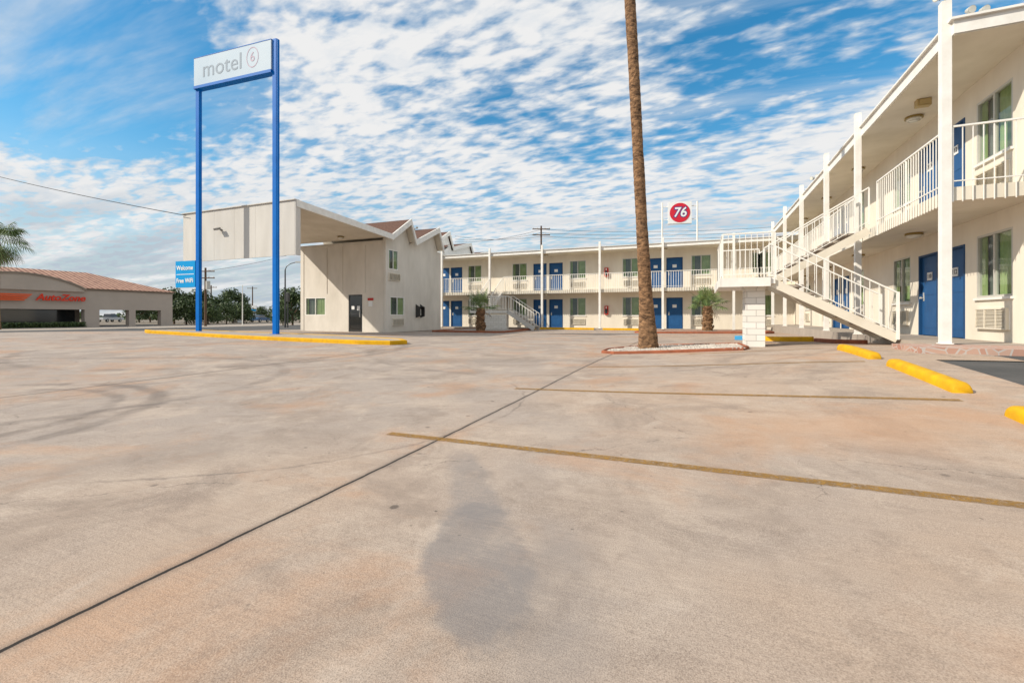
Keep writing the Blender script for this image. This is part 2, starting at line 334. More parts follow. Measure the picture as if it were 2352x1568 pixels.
def sheet(name,m,region,dz):
    mb=MB(); idx={}
    for i in range(len(xs)-1):
        for j in range(len(ys)-1):
            cx=(xs[i]+xs[i+1])/2; cy=(ys[j]+ys[j+1])/2
            if not region(cx,cy): continue
            f=[]
            for a,b in((i,j),(i+1,j),(i+1,j+1),(i,j+1)):
                if (a,b) not in idx: idx[(a,b)]=len(mb.v); mb.v.append((xs[a],ys[b],float(GZ[a,b])+dz))
                f.append(idx[(a,b)])
            mb.f.append(f); mb.m.append(0)
    return struct(mb.obj(name,m,smooth=True,recalc=False))
def in_lot(x,y): return -26<x<4.2 and -15<y<31.1 and not (x>3.2 and y<8.5)
sheet('ground',M['dirt'],lambda x,y:True,-.05)
sheet('concrete_lot',M['conc'],in_lot,0)
sheet('road',M['asphalt'],lambda x,y:-50<x<-26 and y<75,-.01)
sheet('asphalt_strip',M['asphalt'],lambda x,y:3.2<x<12 and -15<y<9.4 and not(x<4.2 and y>8.5),-.012)
sheet('shop_pavement',M['walk'],lambda x,y:-66<x<-50 and -15<y<75,-.015)
def drape(mb,x0,x1,y0,y1,dz,step=.25,mi=0):
    nx=max(1,int(math.ceil((x1-x0)/step))); ny=max(1,int(math.ceil((y1-y0)/step)))
    X=np.linspace(x0,x1,nx+1); Y=np.linspace(y0,y1,ny+1)
    b=len(mb.v)
    for x in X:
        for y in Y: mb.v.append((float(x),float(y),Z(x,y)+dz))
    for i in range(nx):
        for j in range(ny):
            a=b+i*(ny+1)+j; mb.f.append([a,a+ny+1,a+ny+2,a+1]); mb.m.append(mi)
for (yl,xa,xb) in ((3.2,-2.45,2.3),(5.72,-2.3,2.35),(8.3,-1.9,2.3),(10.75,-.2,2.3),(.55,-2.4,2.2)):
    mb=MB(); drape(mb,xa,xb,yl-.045,yl+.045,.004); struct(mb.obj('parking_line',M['line'],recalc=False))
mb=MB(); drape(mb,-36.7,-36.55,-15,70,.0,1); struct(mb.obj('road_line',M['line'],recalc=False))

def kerb(name,pts,w,h,m,closed=False,below=.1,label=None,cat='kerb',group=None,chamf=.02):
    n=len(pts); L=[];Rr=[]
    for i in range(n):
        p=Vector(pts[i]); 
        a=Vector(pts[i-1]) if (i>0 or closed) else None
        b=Vector(pts[(i+1)%n]) if (i<n-1 or closed) else None
        t=Vector((0,0))
        if a is not None: t+=(p-a).normalized()
        if b is not None: t+=(b-p).normalized()
        t.normalize(); nn=Vector((-t.y,t.x)); L.append(p+nn*w/2); Rr.append(p-nn*w/2)
    mb=MB()
    for i in range(n):
        l,r=L[i],Rr[i]; z=Z(*pts[i]); li=l+(r-l)*chamf/w; ri=r+(l-r)*chamf/w
        mb.v+=[(l.x,l.y,z-below),(l.x,l.y,z+h-chamf),(li.x,li.y,z+h),(ri.x,ri.y,z+h),(r.x,r.y,z+h-chamf),(r.x,r.y,z-below)]
    for i in range(n if closed else n-1):
        a=6*i; b=6*((i+1)%n)
        for k in range(5): mb.f.append([a+k,b+k,b+k+1,a+k+1]); mb.m.append(0)
    if not closed:
        mb.f.append([0,1,2,3,4,5]); mb.m.append(0); e=6*(n-1); mb.f.append([e+5,e+4,e+3,e+2,e+1,e]); mb.m.append(0)
    o=mb.obj(name,m)
    if label: top(o,label,cat,group)
    else: struct(o)
    return o
def fill(name,pts,h,m):
    mb=MB(); n=len(pts); cx=sum(p[0] for p in pts)/n; cy=sum(p[1] for p in pts)/n
    rings=[1,.75,.5,.25]
    for k in rings:
        for p in pts:
            x=cx+(p[0]-cx)*k; y=cy+(p[1]-cy)*k; mb.v.append((x,y,Z(x,y)+h))
    mb.v.append((cx,cy,Z(cx,cy)+h))
    for r in range(3):
        for i in range(n):
            a=r*n+i; b=r*n+(i+1)%n; mb.f.append([a,b,b+n,a+n]); mb.m.append(0)
    for i in range(n): mb.f.append([3*n+i,3*n+(i+1)%n,4*n]); mb.m.append(0)
    return struct(mb.obj(name,m))
def dens(pts,step=.5,closed=True):
    out=[]; n=len(pts)
    for i in range(n if closed else n-1):
        a=Vector(pts[i]); b=Vector(pts[(i+1)%n]); k=max(1,int((b-a).length/step))
        for j in range(k): q=a+(b-a)*j/k; out.append((q.x,q.y))
    if not closed: out.append(pts[-1])
    return out
isl=[(-22.6,12.5),(-21.6,12.05),(-16,11.9),(-10,11.6),(-9.0,11.8),(-8.8,12.3),(-9.4,12.9),(-12,13.8),(-16,14.2),(-21.5,14.0),(-22.5,13.3)]
isl=dens(isl,.6)
kerb('kerb',isl,.18,.13,M['yellow'],True,label='long yellow painted kerb around the sign island',cat='kerb')
fill('island_pavement',isl,.12,M['walk'])
pis=dens([(-2.25,11.55),(-1.9,11.2),(.9,11.35),(1.05,11.8),(1.0,13.6),(-.6,13.7),(-1.7,13.2),(-2.25,12.3)],.4)
kerb('island_edging',pis,.07,.07,M['rededge'],True,label='low red scalloped edging around the gravel island',cat='edging')
fill('gravel_bed',pis,.04,M['gravel'])
mb=MB()
for k in range(2600):
    x=random.uniform(-2.15,.95); y=random.uniform(11.3,13.5)
    if x<-1.5 and y>13.1: continue
    if x<-1.9 and (y>12.3 or y<11.5): continue
    z=Z(x,y)+.045; r=random.uniform(.015,.038); a=random.random()*3
    pts=[(x+r*math.cos(a+i*1.57)*random.uniform(.7,1.2),y+r*math.sin(a+i*1.57)*random.uniform(.7,1.2),z) for i in range(4)]+[(x,y,z+r*random.uniform(.6,1))]
    mb.add(pts,[(0,1,4),(1,2,4),(2,3,4),(3,0,4)])
o=mb.obj('gravel_stones',mat('stone_white',(.66,.60,.52),.9,.2,5,c2=(.34,.29,.25),world=True)); o["kind"]="stuff"
p2=dens([(-3.2,25.6),(-2.6,25.1),(3.0,25.1),(3.4,25.6),(3.4,28.3),(-3,28.3)],.6)
kerb('island_edging',p2,.1,.11,M['rededge'],True,label='low red edging around a planted bed',cat='edging'); fill('gravel_bed',p2,.07,M['gravel'])
p3=dens([(-14.6,23.2),(-10.6,23.2),(-10.2,23.6),(-10.4,28.6),(-14.6,28.6)],.6)
kerb('island_edging',p3,.1,.11,M['rededge'],True,label='low red edging beside the block wall',cat='edging'); fill('gravel_bed',p3,.07,M['gravel'])
kerb('kerb',dens([(1.7,16.6),(2.3,15.6),(3.0,15.2)],.4,False),.16,.14,M['yellow'],label='short yellow painted kerb beside the stairs')
kerb('kerb',dens([(1.2,17.3),(1.65,16.72)],.4,False),.16,.14,M['curbblue'],label='short blue painted kerb of an accessible bay')
kerb('kerb',dens([(-11.2,30.85),(-6.6,30.85)],1,False),.16,.14,M['yellow'],label='yellow kerb along the walkway of the motel wing',group='walkway kerbs')
kerb('kerb',dens([(-6.0,30.85),(-3.2,30.85)],1,False),.16,.14,M['yellow'],label='yellow kerb along the walkway of the motel wing',group='walkway kerbs')
kerb('edging',dens([(3.05,15.1),(3.2,13.6),(3.6,12.9)],.4,False),.09,.10,M['rededge'],label='red edging next to the stair foot',cat='edging')

def wheel_stop(y0,y1,x=2.5):
    mb=MB(); w=.088; h=.115; K=12
    def sec(y,s): 
        z=Z(x,y)-.01; out=[]
        for k in range(K+1):
            t=math.pi*k/K; cx=-math.cos(t); sz=math.sin(t)
            out.append((x+w*(.82+.18*s)*math.copysign(abs(cx)**.55,cx),y,z+h*s*abs(sz)**.6))
        return out
    L_=y1-y0
    yy=[y0,y0+.015,y0+.04,y0+.08]+[y0+L_*k/8 for k in range(1,8)]+[y1-.08,y1-.04,y1-.015,y1]
    ss=[.55,.78,.93,1]+[1]*7+[1,.93,.78,.55]
    for y,s in zip(yy,ss): mb.v+=sec(y,s)
    n=K+1
    for i in range(len(yy)-1):
        for k in range(K): a=n*i+k; mb.f.append([a,a+n,a+n+1,a+1]); mb.m.append(0)
    mb.f.append(list(range(n))); mb.m.append(0); e=n*(len(yy)-1); mb.f.append(list(range(e+n-1,e-1,-1))); mb.m.append(0)
    o=mb.obj('wheel_stop',M['yellow'],smooth=True); top(o,'yellow painted concrete wheel stop at the head of a bay','wheel stop','wheel stops along the bays')
wheel_stop(3.45,5.2); wheel_stop(6.05,7.85); wheel_stop(8.55,10.3)

# ---------------------------------------------------------------- reusable parts (face local -Y, origin bottom centre)
def pane(mb,x0,x1,y,z0,z1): mb.add([(x0,y,z0),(x1,y,z0),(x1,y,z1),(x0,y,z1)],[(0,1,2,3)])
def make_door(parent,num=None,plate=True):
    w=.92;h=2.04
    mb=MB(); mb.box(-w/2,w/2,.05,.09,.01,h)
    for (a,b,c_,d_) in ((-.34,.34,.2,.9),(-.34,.34,1.05,1.85)): mb.box(a,b,.042,.0495,c_,d_)
    o=mb.obj('door',M['blue'],parent)
    f=MB(); f.box(-w/2-.06,-w/2-.002,-.012,.1,0,h+.05); f.box(w/2+.002,w/2+.06,-.012,.1,0,h+.05); f.box(-w/2-.002,w/2+.002,-.012,.1,h+.002,h+.05)
    f.obj('frame',M['dkblue'],o)
    k=MB(); k.cyl((-.36,.05,.98),(-.36,-.01,.98),.012,.012,8); k.cyl((-.36,-.01,.98),(-.36,-.04,.98),.03,.026,10); k.box(-.39,-.33,.038,.0485,.9,1.12); k.obj('handle',M['alu'],o)
    if plate:
        s=MB(); s.box(-.13,.13,.028,.0415,1.42,1.62); s.obj('number_plate',M['paper'],o)
        if num: text_obj('number',num,.15,M['ink'],o,(0,.027,1.52),(R(90),0,0),.002,.004)
    return o
def curtain_mesh(parent,w,h,mat0):
    c=MB(); n=34
    def wave(x0,x1,y,amp,k,mi):
        b=len(c.v)
        for i in range(n+1):
            x=x0+(x1-x0)*i/n; yy=y+amp*math.sin(i*k)
            c.v.append((x,yy,.02)); c.v.append((x,yy,h-.02))
        for i in range(n): c.f.append([b+2*i,b+2*i+2,b+2*i+3,b+2*i+1]); c.m.append(mi)
    wave(.02,w/2-.02,.085,.018,1.1,0); wave(-w/2+.02,-w/2+.22,.085,.018,1.1,0); wave(-w/2+.02,.06,.125,.010,.9,1)
    c.obj('curtain',[mat0,M['sheer']],parent,recalc=False,smooth=True)
def make_window(parent,w=1.2,h=1.3,curtain='curtain'):
    f=MB(); t=.045
    f.box(-w/2,-w/2+t,.0,.07,0,h); f.box(w/2-t,w/2,.0,.07,0,h); f.box(-w/2+t,w/2-t,.0,.07,0,t); f.box(-w/2+t,w/2-t,.0,.07,h-t,h); f.box(-.025,.025,.003,.06,t,h-t)
    o=f.obj('window',M['alu'],parent)
    s=MB(); s.box(-w/2-.03,w/2+.03,-.05,-.002,-.05,-.002); s.obj('sill',M['white'],o)
    g=MB(); pane(g,-w/2+t,w/2-t,.035,t,h-t); g.obj('pane',M['glass'],o,recalc=False)
    curtain_mesh(o,w,h,M[curtain])
    return o
def make_ac(parent):
    w=1.05;h=.42; b=MB()
    b.box(-w/2,w/2,-.02,.05,0,h)
    o=b.obj('air_conditioner',M['white'],parent)
    g=MB()
    g.box(-w/2,w/2,-.07,-.02,0,.03); g.box(-w/2,w/2,-.07,-.02,h-.03,h); g.box(-w/2,-w/2+.03,-.07,-.02,.03,h-.03); g.box(w/2-.03,w/2,-.07,-.02,.03,h-.03)
    for i in range(12):
        z=.045+i*.028; g.add([(-w/2+.03,-.066,z-.004),(w/2-.03,-.066,z-.004),(w/2-.03,-.03,z+.018),(-w/2+.03,-.03,z+.018)],[(0,1,2,3)])
    for x in (-.2,.18): g.box(x,x+.012,-.069,-.03,.03,h-.03)
    g.obj('grille',M['soffit'],o,recalc=False)
    return o
def column_mesh(z0,z1):
    mb=MB(); s=.07; mb.box(-s,s,-s,s,0,z1-z0); mb.box(-s-.02,s+.02,-s-.02,s+.02,0,.02); return mb
def ceiling_lamp(parent,loc):
    mb=MB(); mb.cyl((0,0,0),(0,0,-.05),.17,.19,16); o=mb.obj('ceiling_lamp',M['brass'],parent,loc)
    g=MB(); g.cyl((0,0,-.051),(0,0,-.10),.165,.13,16); g.cyl((0,0,-.10),(0,0,-.125),.13,.05,16); g.obj('lamp_glass',M['lens'],o,smooth=True); return o
def floodlight(parent,loc,rz=0,sc=1.0):
    mb=MB(); mb.cyl((0,0,0),(0,0,.16),.02,.02,8); mb.beam((-.14,0,.16),(.14,0,.16),.03,.03)
    o=mb.obj('floodlight',M['steel'],parent,loc,(0,0,rz))
    for sx in (-1,1):
        h=MB(); c=Vector((sx*.15,-.02,.22)); h.cyl((0,.06,.02),(0,-.07,-.02),.045,.085,14,0); h.cyl((0,-.071,-.02),(0,-.078,-.022),.07,.07,14,1)
        for i in range(len(h.v)): h.v[i]=tuple(Vector(h.v[i])+c)
        h.obj('lamp_head',[M['alu'],M['lens']],o)
    o.scale=(sc,sc,sc)
    return o
def rail(mb,p0,p1,hgt=1.07,low=.1,sp=.12,drop=0,pw=.0125):
    p0=Vector(p0);p1=Vector(p1); up=Vector((0,0,1))
    mb.beam(p0+up*hgt,p1+up*hgt,.036,.03); mb.beam(p0+up*low,p1+up*low,.02,.018)
    L=((p1-p0).to_2d()).length; n=max(1,int(L/sp))
    for i in range(n+1):
        q=p0+(p1-p0)*i/n; post=(i%14==0 or i==n)
        w=.030 if post else pw
        z0=-drop if drop else (low if not post else 0)
        mb.box(q.x-w/2,q.x+w/2,q.y-w/2,q.y+w/2,q.z+z0,q.z+hgt-.02)
def wall_open(mb,axis,c0,c1,a0,a1,z0,z1,ops):
    A=sorted(set([a0,a1]+[v for o in ops for v in o[:2]])); Zs=sorted(set([z0,z1]+[v for o in ops for v in o[2:4]]))
    for i in range(len(A)-1):
        for j in range(len(Zs)-1):
            ca=(A[i]+A[i+1])/2; cz=(Zs[j]+Zs[j+1])/2
            if any(o[0]<ca<o[1] and o[2]<cz<o[3] for o in ops): continue
            if axis=='y': mb.box(c0,c1,A[i],A[i+1],Zs[j],Zs[j+1])
            else: mb.box(A[i],A[i+1],c0,c1,Zs[j],Zs[j+1])
tmpl={}
def put(kind,parent,loc,rz,maker):
    if kind not in tmpl:
        o=maker(parent); o.location=loc; o.rotation_euler[2]=rz; tmpl[kind]=o; return o
    return copy_tree(tmpl[kind],parent,loc,rz)

# ---------------------------------------------------------------- near motel wing
RW=-.5; RF=2.3; RS=4.95; WX=5.45
LR=(4.2,10.55,RW)
rb=empty('motel_building',LR,'two-storey cream stucco motel wing with blue doors and white balcony railing','building')
doorsY=[13.62,14.86,21.98,23.22,30.3]; winY=[12.05,16.5,20.35,24.8,28.75]
ops=[]
for fz in (RW,RF):
    for y in doorsY: ops.append((y-.52,y+.52,fz,fz+2.09))
    for y in winY: ops.append((y-.6,y+.6,fz+.88,fz+2.18))
mb=MB(); wall_open(mb,'y',WX,WX+.15,10.6,32.5,RW,RS,ops); mb.box(WX+.15,13,10.6,10.75,RW,RS); mb.box(12.85,13,10.75,32.5,RW,RS); mb.box(WX+.15,12.85,10.75,32.5,RF-.1,RF)
mb.obj('wall',M['stucco'],rb,neg(LR))
mb=MB(); mb.box(4.18,13.15,10.38,31.0,RS+.001,RS+.02,1); mb.box(4.16,13.17,10.36,31.0,RS+.021,RS+.25,0); mb.box(4.10,13.2,10.30,31.0,RS+.251,RS+.29,0)
mb.obj('roof',[M['white'],M['soffit']],rb,neg(LR))
mb=MB(); mb.box(4.18,WX-.002,10.5,31.1,RF-.24,RF); mb.obj('balcony',M['soffit'],rb,neg(LR))
mb=MB()
rail(mb,(4.15,10.62,RF),(4.15,14.05,RF),drop=.27); rail(mb,(4.15,15.25,RF),(4.15,31.0,RF),drop=.27); rail(mb,(4.18,10.47,RF),(WX,10.47,RF),drop=.27,sp=.14)
mb.obj('railing',M['rail'],rb,neg(LR))
mb=MB(); mb.box(4.0,WX-.002,10.6,31.1,-1.1,RW); mb.obj('walkway',M['walk'],rb,neg(LR))
mb=MB(); mb.box(3.35,13,9.4,10.598,-1.1,RW-.01); mb.obj('paved_step',M['flag'],rb,neg(LR))
cm=None
for y in (10.5,15.34,18.7,22.8,26.9,31.0):
    if cm is None: cm=column_mesh(RW,5.62).obj('column',M['white'],rb,sub((4.09,y,RW),LR))
    else: copy_tree(cm,rb,sub((4.09,y,RW),LR))
nums={ (13.62,0):'112',(14.86,0):'110',(13.62,1):'212',(14.86,1):'210'}
for fi,fz in enumerate((RW,RF)):
    for y in doorsY:
        key=(y,fi); loc=sub((WX,y,fz),LR)
        if key in nums: o=make_door(rb,nums[key]); o.location=loc; o.rotation_euler[2]=R(-90)
        else: put('door',rb,loc,R(-90),lambda p:make_door(p))
    for y in winY:
        put('window',rb,sub((WX,y,fz+.88),LR),R(-90),lambda p:make_window(p))
        put('ac',rb,sub((WX,y,fz+.24),LR),R(-90),lambda p:make_ac(p))
for y in (14.25,18.5,22.6,27):
    ceiling_lamp(rb,sub((4.95,y,RS),LR)); ceiling_lamp(rb,sub((4.95,y,RF-.24),LR))
mb=MB(); mb.box(-.13,.13,-.08,.08,-.16,0); mb.box(-.10,.10,-.11,-.081,-.13,-.03); mb.obj('emergency_light',mat('old_cream',(.50,.38,.18),.5,.1,4),rb,sub((4.75,13.2,RS),LR))
floodlight(rb,sub((4.09,10.5,5.62),LR),R(-60),.7); floodlight(rb,sub((4.55,10.6,5.24),LR),R(20),.8); floodlight(rb,sub((4.25,21.0,5.24),LR),R(-60),.9)
mb=MB(); mb.box(5.7,12.8,10.8,32,RW+.01,RW+.03); mb.obj('floor',M['dark'],rb,neg(LR))
# ---------------------------------------------------------------- far wing
FW=-.84; FF=1.86; FS=4.5; WY=32.5
LF=(-8,31.15,FW)
fb=empty('motel_building',LF,'long two-storey cream motel wing with blue doors, balcony and white posts','building')
doorsX=[-19.4,-18.2,-11.05,-9.8,-2.72,-1.5,5.2]; winX=[-16.55,-12.7,-8.15,-4.35,.15,3.75]
ops=[]
for fz in (FW,FF):
    for x in doorsX[:-1]: ops.append((x-.52,x+.52,fz,fz+2.09))
    for x in winX: ops.append((x-.6,x+.6,fz+.88,fz+2.18))
mb=MB(); wall_open(mb,'x',WY,WY+.15,-20,WX,FW,FS,ops); mb.box(-20,-19.85,WY+.15,41,FW,FS); mb.box(-19.85,13,40.85,41,FW,FS); mb.box(-19.85,13,WY+.15,40.85,FF-.1,FF)
mb.box(WX,13,WY,WY+.15,FW,FS)
mb.obj('wall',M['stucco'],fb,neg(LF))
mb=MB(); mb.box(-20.1,13.1,31.15,41.1,FS+.001,FS+.02,1); mb.box(-20.12,13.1,31.13,41.12,FS+.021,FS+.24,0); mb.box(-20.2,13.1,31.05,41.2,FS+.241,FS+.27,0)
mb.obj('roof',[M['white'],M['soffit']],fb,neg(LF))
mb=MB(); mb.box(-20,WX-.01,31.15,WY-.002,FF-.22,FF); mb.obj('balcony',M['soffit'],fb,neg(LF))
mb=MB(); rail(mb,(-19.95,31.12,FF),(-14.65,31.12,FF),drop=.25,pw=.024,sp=.15); rail(mb,(-13.45,31.12,FF),(4.1,31.12,FF),drop=.25,pw=.024,sp=.15); mb.obj('railing',M['rail'],fb,neg(LF))
mb=MB(); mb.box(-20,WX-.01,31.0,WY-.002,-1.2,FW); mb.obj('walkway',M['walk'],fb,neg(LF))
mb=MB(); mb.box(-19.8,12,33,40,FW+.01,FW+.03); mb.obj('floor',M['dark'],fb,neg(LF))
cf=None
for x in (-18.7,-14.55,-10.4,-6.25,-2.15,2.0):
    if cf is None: cf=column_mesh(FW,5.1).obj('column',M['white'],fb,sub((x,31.05,FW),LF))
    else: copy_tree(cf,fb,sub((x,31.05,FW),LF))
for fi,fz in enumerate((FW,FF)):
    for x in doorsX[:-1]: put('door',fb,sub((x,WY,fz),LF),0,None)
    for x in winX:
        put('window',fb,sub((x,WY,fz+.88),LF),0,None); put('ac',fb,sub((x,WY,fz+.24),LF),0,None)
    for x in (-10.4,-2.1): ceiling_lamp(fb,sub((x,31.9,(FF-.22,FS)[fi]),LF))
    mb=MB(); mb.box(-.13,.13,-.16,0,0,.62,0); mb.box(-.09,.09,-.168,-.161,.06,.40,1); mb.box(-.04,.04,-.172,-.1611,.44,.56,2)
    e=mb.obj('extinguisher_cabinet',[M['red'],M['darkglass'],M['paper']],None,(-6.05,WY-.003,fz+.95)); top(e,'red fire extinguisher cabinet on the cream motel wall','fire extinguisher','fire extinguisher cabinets')

# ---------------------------------------------------------------- stairs
def stairs(name,loc,rz,rise,label,pw=.0125,sp=.16,skirt=None):
    e=empty(name,loc,label,'stairs',rz)
    skirt=skirt or M['soffit']
    mid=rise/2; n=8; r=mid/n; xL=-2.35; tr=2.25/(n)
    st=MB(); 
    for y in (.03,.97):
        st.beam((xL-.05,y,mid-.12),(-.05,y,.02),.05,.19)
    st.obj('stringer',skirt,e)
    st=MB()
    for y in (1.93,2.97):
        st.beam((xL-.02,y,mid-.08),(-.02,y,rise-.14),.05,.19)
    st.obj('stringer',skirt,e)
    for fl in (0,1):
        td=MB()
        for i in range(1,n):
            if fl==0: x=xL+tr*i; z=mid-r*i; td.box(x-.01,x+tr+.03,.055,.945,z-.05,z)
            else: z=mid+r*i; x=xL+tr*(i-1)+.04; td.box(x-.01,x+tr+.03,1.955,2.945,z-.05,z)
        td.obj('treads',M['walk'],e)
    ld=MB(); ld.box(-3.5,xL,-.05,3.05,mid-.14,mid); ld.box(-3.55,-3.505,-.1,3.1,mid-.2,mid+.01); ld.box(-3.5,xL-.1,-.1,-.055,mid-.2,mid+.01); ld.obj('landing',M['white'],e)
    rl=MB()
    rail(rl,(-3.46,-.01,mid),(-3.46,3.0,mid),pw=pw); rail(rl,(-3.46,-.02,mid),(xL,-.02,mid),pw=pw); rail(rl,(-3.46,3.0,mid),(xL,3.0,mid),pw=pw)
    rl.obj('railing',M['rail'],e)
    rl=MB()
    rail(rl,(xL,.0,mid),(-.05,.0,.05),.95,sp=sp,pw=pw); rail(rl,(xL,1.0,mid),(-.05,1.0,.05),.95,sp=sp,pw=pw)
    for x,y,z in ((-.05,0,0),(-.05,1,0)): rl.box(x-.025,x+.025,y-.025,y+.025,z,z+1.02)
    rl.obj('railing',M['rail'],e)
    rl=MB()
    rail(rl,(xL,1.9,mid),(-.02,1.9,rise),.95,sp=sp,pw=pw); rail(rl,(xL,3.0,mid),(-.02,3.0,rise),.95,sp=sp,pw=pw)
    rl.obj('railing',M['rail'],e)
    return e
stairs('staircase',(4.0,12.15,RW),0,RF-RW,'white steel switchback staircase with railing at the cream motel wing')
# far stairs: flight runs along the wing, landing on block wall, reads as a diagonal
def far_stairs():
    e=empty('staircase',(-12.4,29.4,FW),'white steel staircase climbing from a block wall landing to the balcony','stairs')
    rise=FF-FW; mid=rise*.45
    # upper flight: from landing (x -13.6..-12.2, y 27.7..28.9) straight back to balcony edge at y=31.1, offset left
    def loc(p): return (p[0]+12.4,p[1]-29.4,p[2]-FW)
    zl=FW+mid
    ld=MB(); a=loc((-14.6,27.9,zl)); b=loc((-11.75,29.0,zl)); ld.box(a[0],b[0],a[1],b[1],a[2]-.16,a[2]); ld.obj('landing',M['white'],e)
    n=9; r=(FF-zl)/n
    st=MB(); td=MB()
    for x in (-14.57,-13.53): st.beam(loc((x,28.98,zl-.06)),loc((x,31.1,FF-.14)),.06,.22)
    for i in range(1,n):
        y=28.98+(31.1-28.98)*(i-1)/(n-1); p=loc((-14.54,y,zl+r*i)); q=loc((-13.56,y+.28,0)); td.box(p[0],q[0],p[1],q[1],p[2]-.05,p[2])
    st.obj('stringer',M['panel'],e); td.obj('treads',M['walk'],e)
    # lower flight descending to +x
    st=MB(); td=MB(); n=7; r=mid/n
    for y in (27.93,28.97): st.beam(loc((-11.78,y,zl-.08)),loc((-9.9,y,FW-.02)),.06,.24)
    for i in range(1,n):
        x=-11.75+1.85*(i-1)/(n-1); p=loc((x,27.96,zl-r*i)); q=loc((x+.29,28.94,0)); td.box(p[0],q[0],p[1],q[1],p[2]-.05,p[2])
    st.obj('stringer',M['panel'],e); td.obj('treads',M['walk'],e)
    for pts in (((-14.6,27.93,zl),(-11.75,27.93,zl)),((-14.57,27.95,zl),(-14.57,28.95,zl)),((-14.57,29.0,zl),(-14.57,31.1,FF)),((-13.53,29.0,zl),(-13.53,31.1,FF)),((-11.75,27.93,zl),(-9.9,27.93,FW+.04)),((-11.75,28.97,zl),(-9.9,28.97,FW+.04)),((-13.5,28.97,zl),(-11.75,28.97,zl))):
        rl=MB(); rail(rl,loc(pts[0]),loc(pts[1]),.98,sp=.19,pw=.026); rl.obj('railing',M['rail'],e)
far_stairs()
mb=MB(); mb.box(-.21,.21,-.42,.42,-.15,1.43); mb.box(-.23,.23,-.44,.44,1.431,1.50)
top(mb.obj('block_pier',M['block'],None,(1.27,12.85,-.75)),'white painted concrete block pier under the stair landing','block pier')
mb=MB(); mb.box(-1.1,.75,-.2,.2,-.1,1.02); 
top(mb.obj('block_wall',M['block'],None,(-12.6,28.1,-.92)),'low white concrete block wall beside a short palm','wall')

# ---------------------------------------------------------------- office building
OX=-16.3; OY=21; OZ=-.92; LO=(-19.5,21,OZ)
ob=empty('office_building',LO,'cream two-storey motel office with folded gable roof and deep drive-through canopy','building')
prof=[(14.4,4.92),(20.95,4.55),(22.75,5.75),(23.3,4.6),(25.9,5.80),(26.5,4.50),(27.3,4.9)]
opsF=[(-22.3,-20.7,.05,1.13),(-18.95,-17.95,OZ,1.25)]
mb=MB(); wall_open(mb,'x',OY,OY+.15,-22.7,OX,OZ,4.3,opsF)
opsR=[(21.25,22.15,2.68,3.82),(21.4,22.75,.05,1.13)]
wall_open(mb,'y',OX-.15,OX,OY+.15,26.9,OZ,4.3,opsR)
mb.box(-22.7,-22.55,OY+.15,26.9,OZ,4.3); mb.box(-22.55,OX-.15,26.75,26.9,OZ,4.3)
for y0,z0,y1,z1,y2,z2 in ((20.95,4.4,22.75,5.55,23.25,4.5),(23.3,4.4,25.9,5.6,26.45,4.4)):
    mb.prism([(y0,4.3),(y1-.02,4.3),(y2,4.3),(y2,z2-.05),(y1,z1),(y0,z0)],'x',OX-.15,OX)
mb.obj('wall',M['stucco2'],ob,neg(LO))
mb=MB()
for (a,b) in zip(prof[:-1],prof[1:]):
    fl=(a[0]<15)
    x0=-23.1 if fl else -23.0
    t=.12
    mb.add([(x0,a[0],a[1]-t),(-15.85,a[0],a[1]-t),(-15.85,b[0],b[1]-t),(x0,b[0],b[1]-t),(x0,a[0],a[1]),(-15.85,a[0],a[1]),(-15.85,b[0],b[1]),(x0,b[0],b[1])],
      [(0,3,2,1)],1); b_=len(mb.v)-8
    mb.f.append([b_+4,b_+5,b_+6,b_+7]); mb.m.append(1 if fl else 0)
    mb.f.append([b_,b_+1,b_+5,b_+4]); mb.m.append(1)
mb.obj('roof',[M['shingle'],M['soffit']],ob,neg(LO),recalc=False)
mb=MB()
for k,(a,b) in enumerate(zip(prof[:-2],prof[1:-1])):
    h=.27 if k==0 else .32
    e0=.01*k
    mb.prism([(a[0],a[1]-h),(b[0],b[1]-h),(b[0],b[1]+.03),(a[0],a[1]+.03)],'x',-15.85,-15.77+e0*.3)
mb.obj('fascia',M['white'],ob,neg(LO))
mb=MB(); mb.box(-23.1,-15.86,14.42,14.5,2.64,4.9)
cuts=[-23.12,-20.9,-19.55,-18.2,-16.9,-15.84]
for a,b in zip(cuts[:-1],cuts[1:]): mb.box(a+.004,b-.004,14.36,14.419,2.6,4.93)
mb.box(-23.15,-15.8,14.30,14.55,4.931,4.97)
mb.box(-15.859,-15.80,14.37,14.62,2.6,4.93)
mb.obj('canopy_panel',M['panel'],ob,neg(LO))
mb=MB()
for x in (-22.45,-20.6,-19.4,-17.75,-16.45): mb.box(x-.03,x+.03,20.975,20.998,OZ+.0 if x in(-22.45,-16.45) else 1.35,4.25)
mb.box(-22.4,-16.5,20.977,20.998,4.1,4.2)
mb.obj('batten',M['stucco2'],ob,neg(LO))
def make_window2(w,h,nm=2):
    f=MB(); t=.05
    f.box(-w/2,-w/2+t,0,.07,0,h); f.box(w/2-t,w/2,0,.07,0,h); f.box(-w/2+t,w/2-t,0,.07,0,t); f.box(-w/2+t,w/2-t,0,.07,h-t,h)
    for i in range(1,nm): x=-w/2+w*i/nm; f.box(x-.02,x+.02,.003,.06,t,h-t)
    o=f.obj('window',M['white'],ob); g=MB(); pane(g,-w/2+t,w/2-t,.035,t,h-t); g.obj('pane',M['glass'],o,recalc=False)
    curtain_mesh(o,w,h,M['curtain']); return o
w=make_window2(1.6,1.08); w.location=sub((-21.5,OY,.05),LO)
w=make_window2(.9,1.14); w.location=sub((OX,21.7,2.68),LO); w.rotation_euler[2]=R(90)
w=make_window2(1.35,1.08); w.location=sub((OX,22.075,.05),LO); w.rotation_euler[2]=R(90)
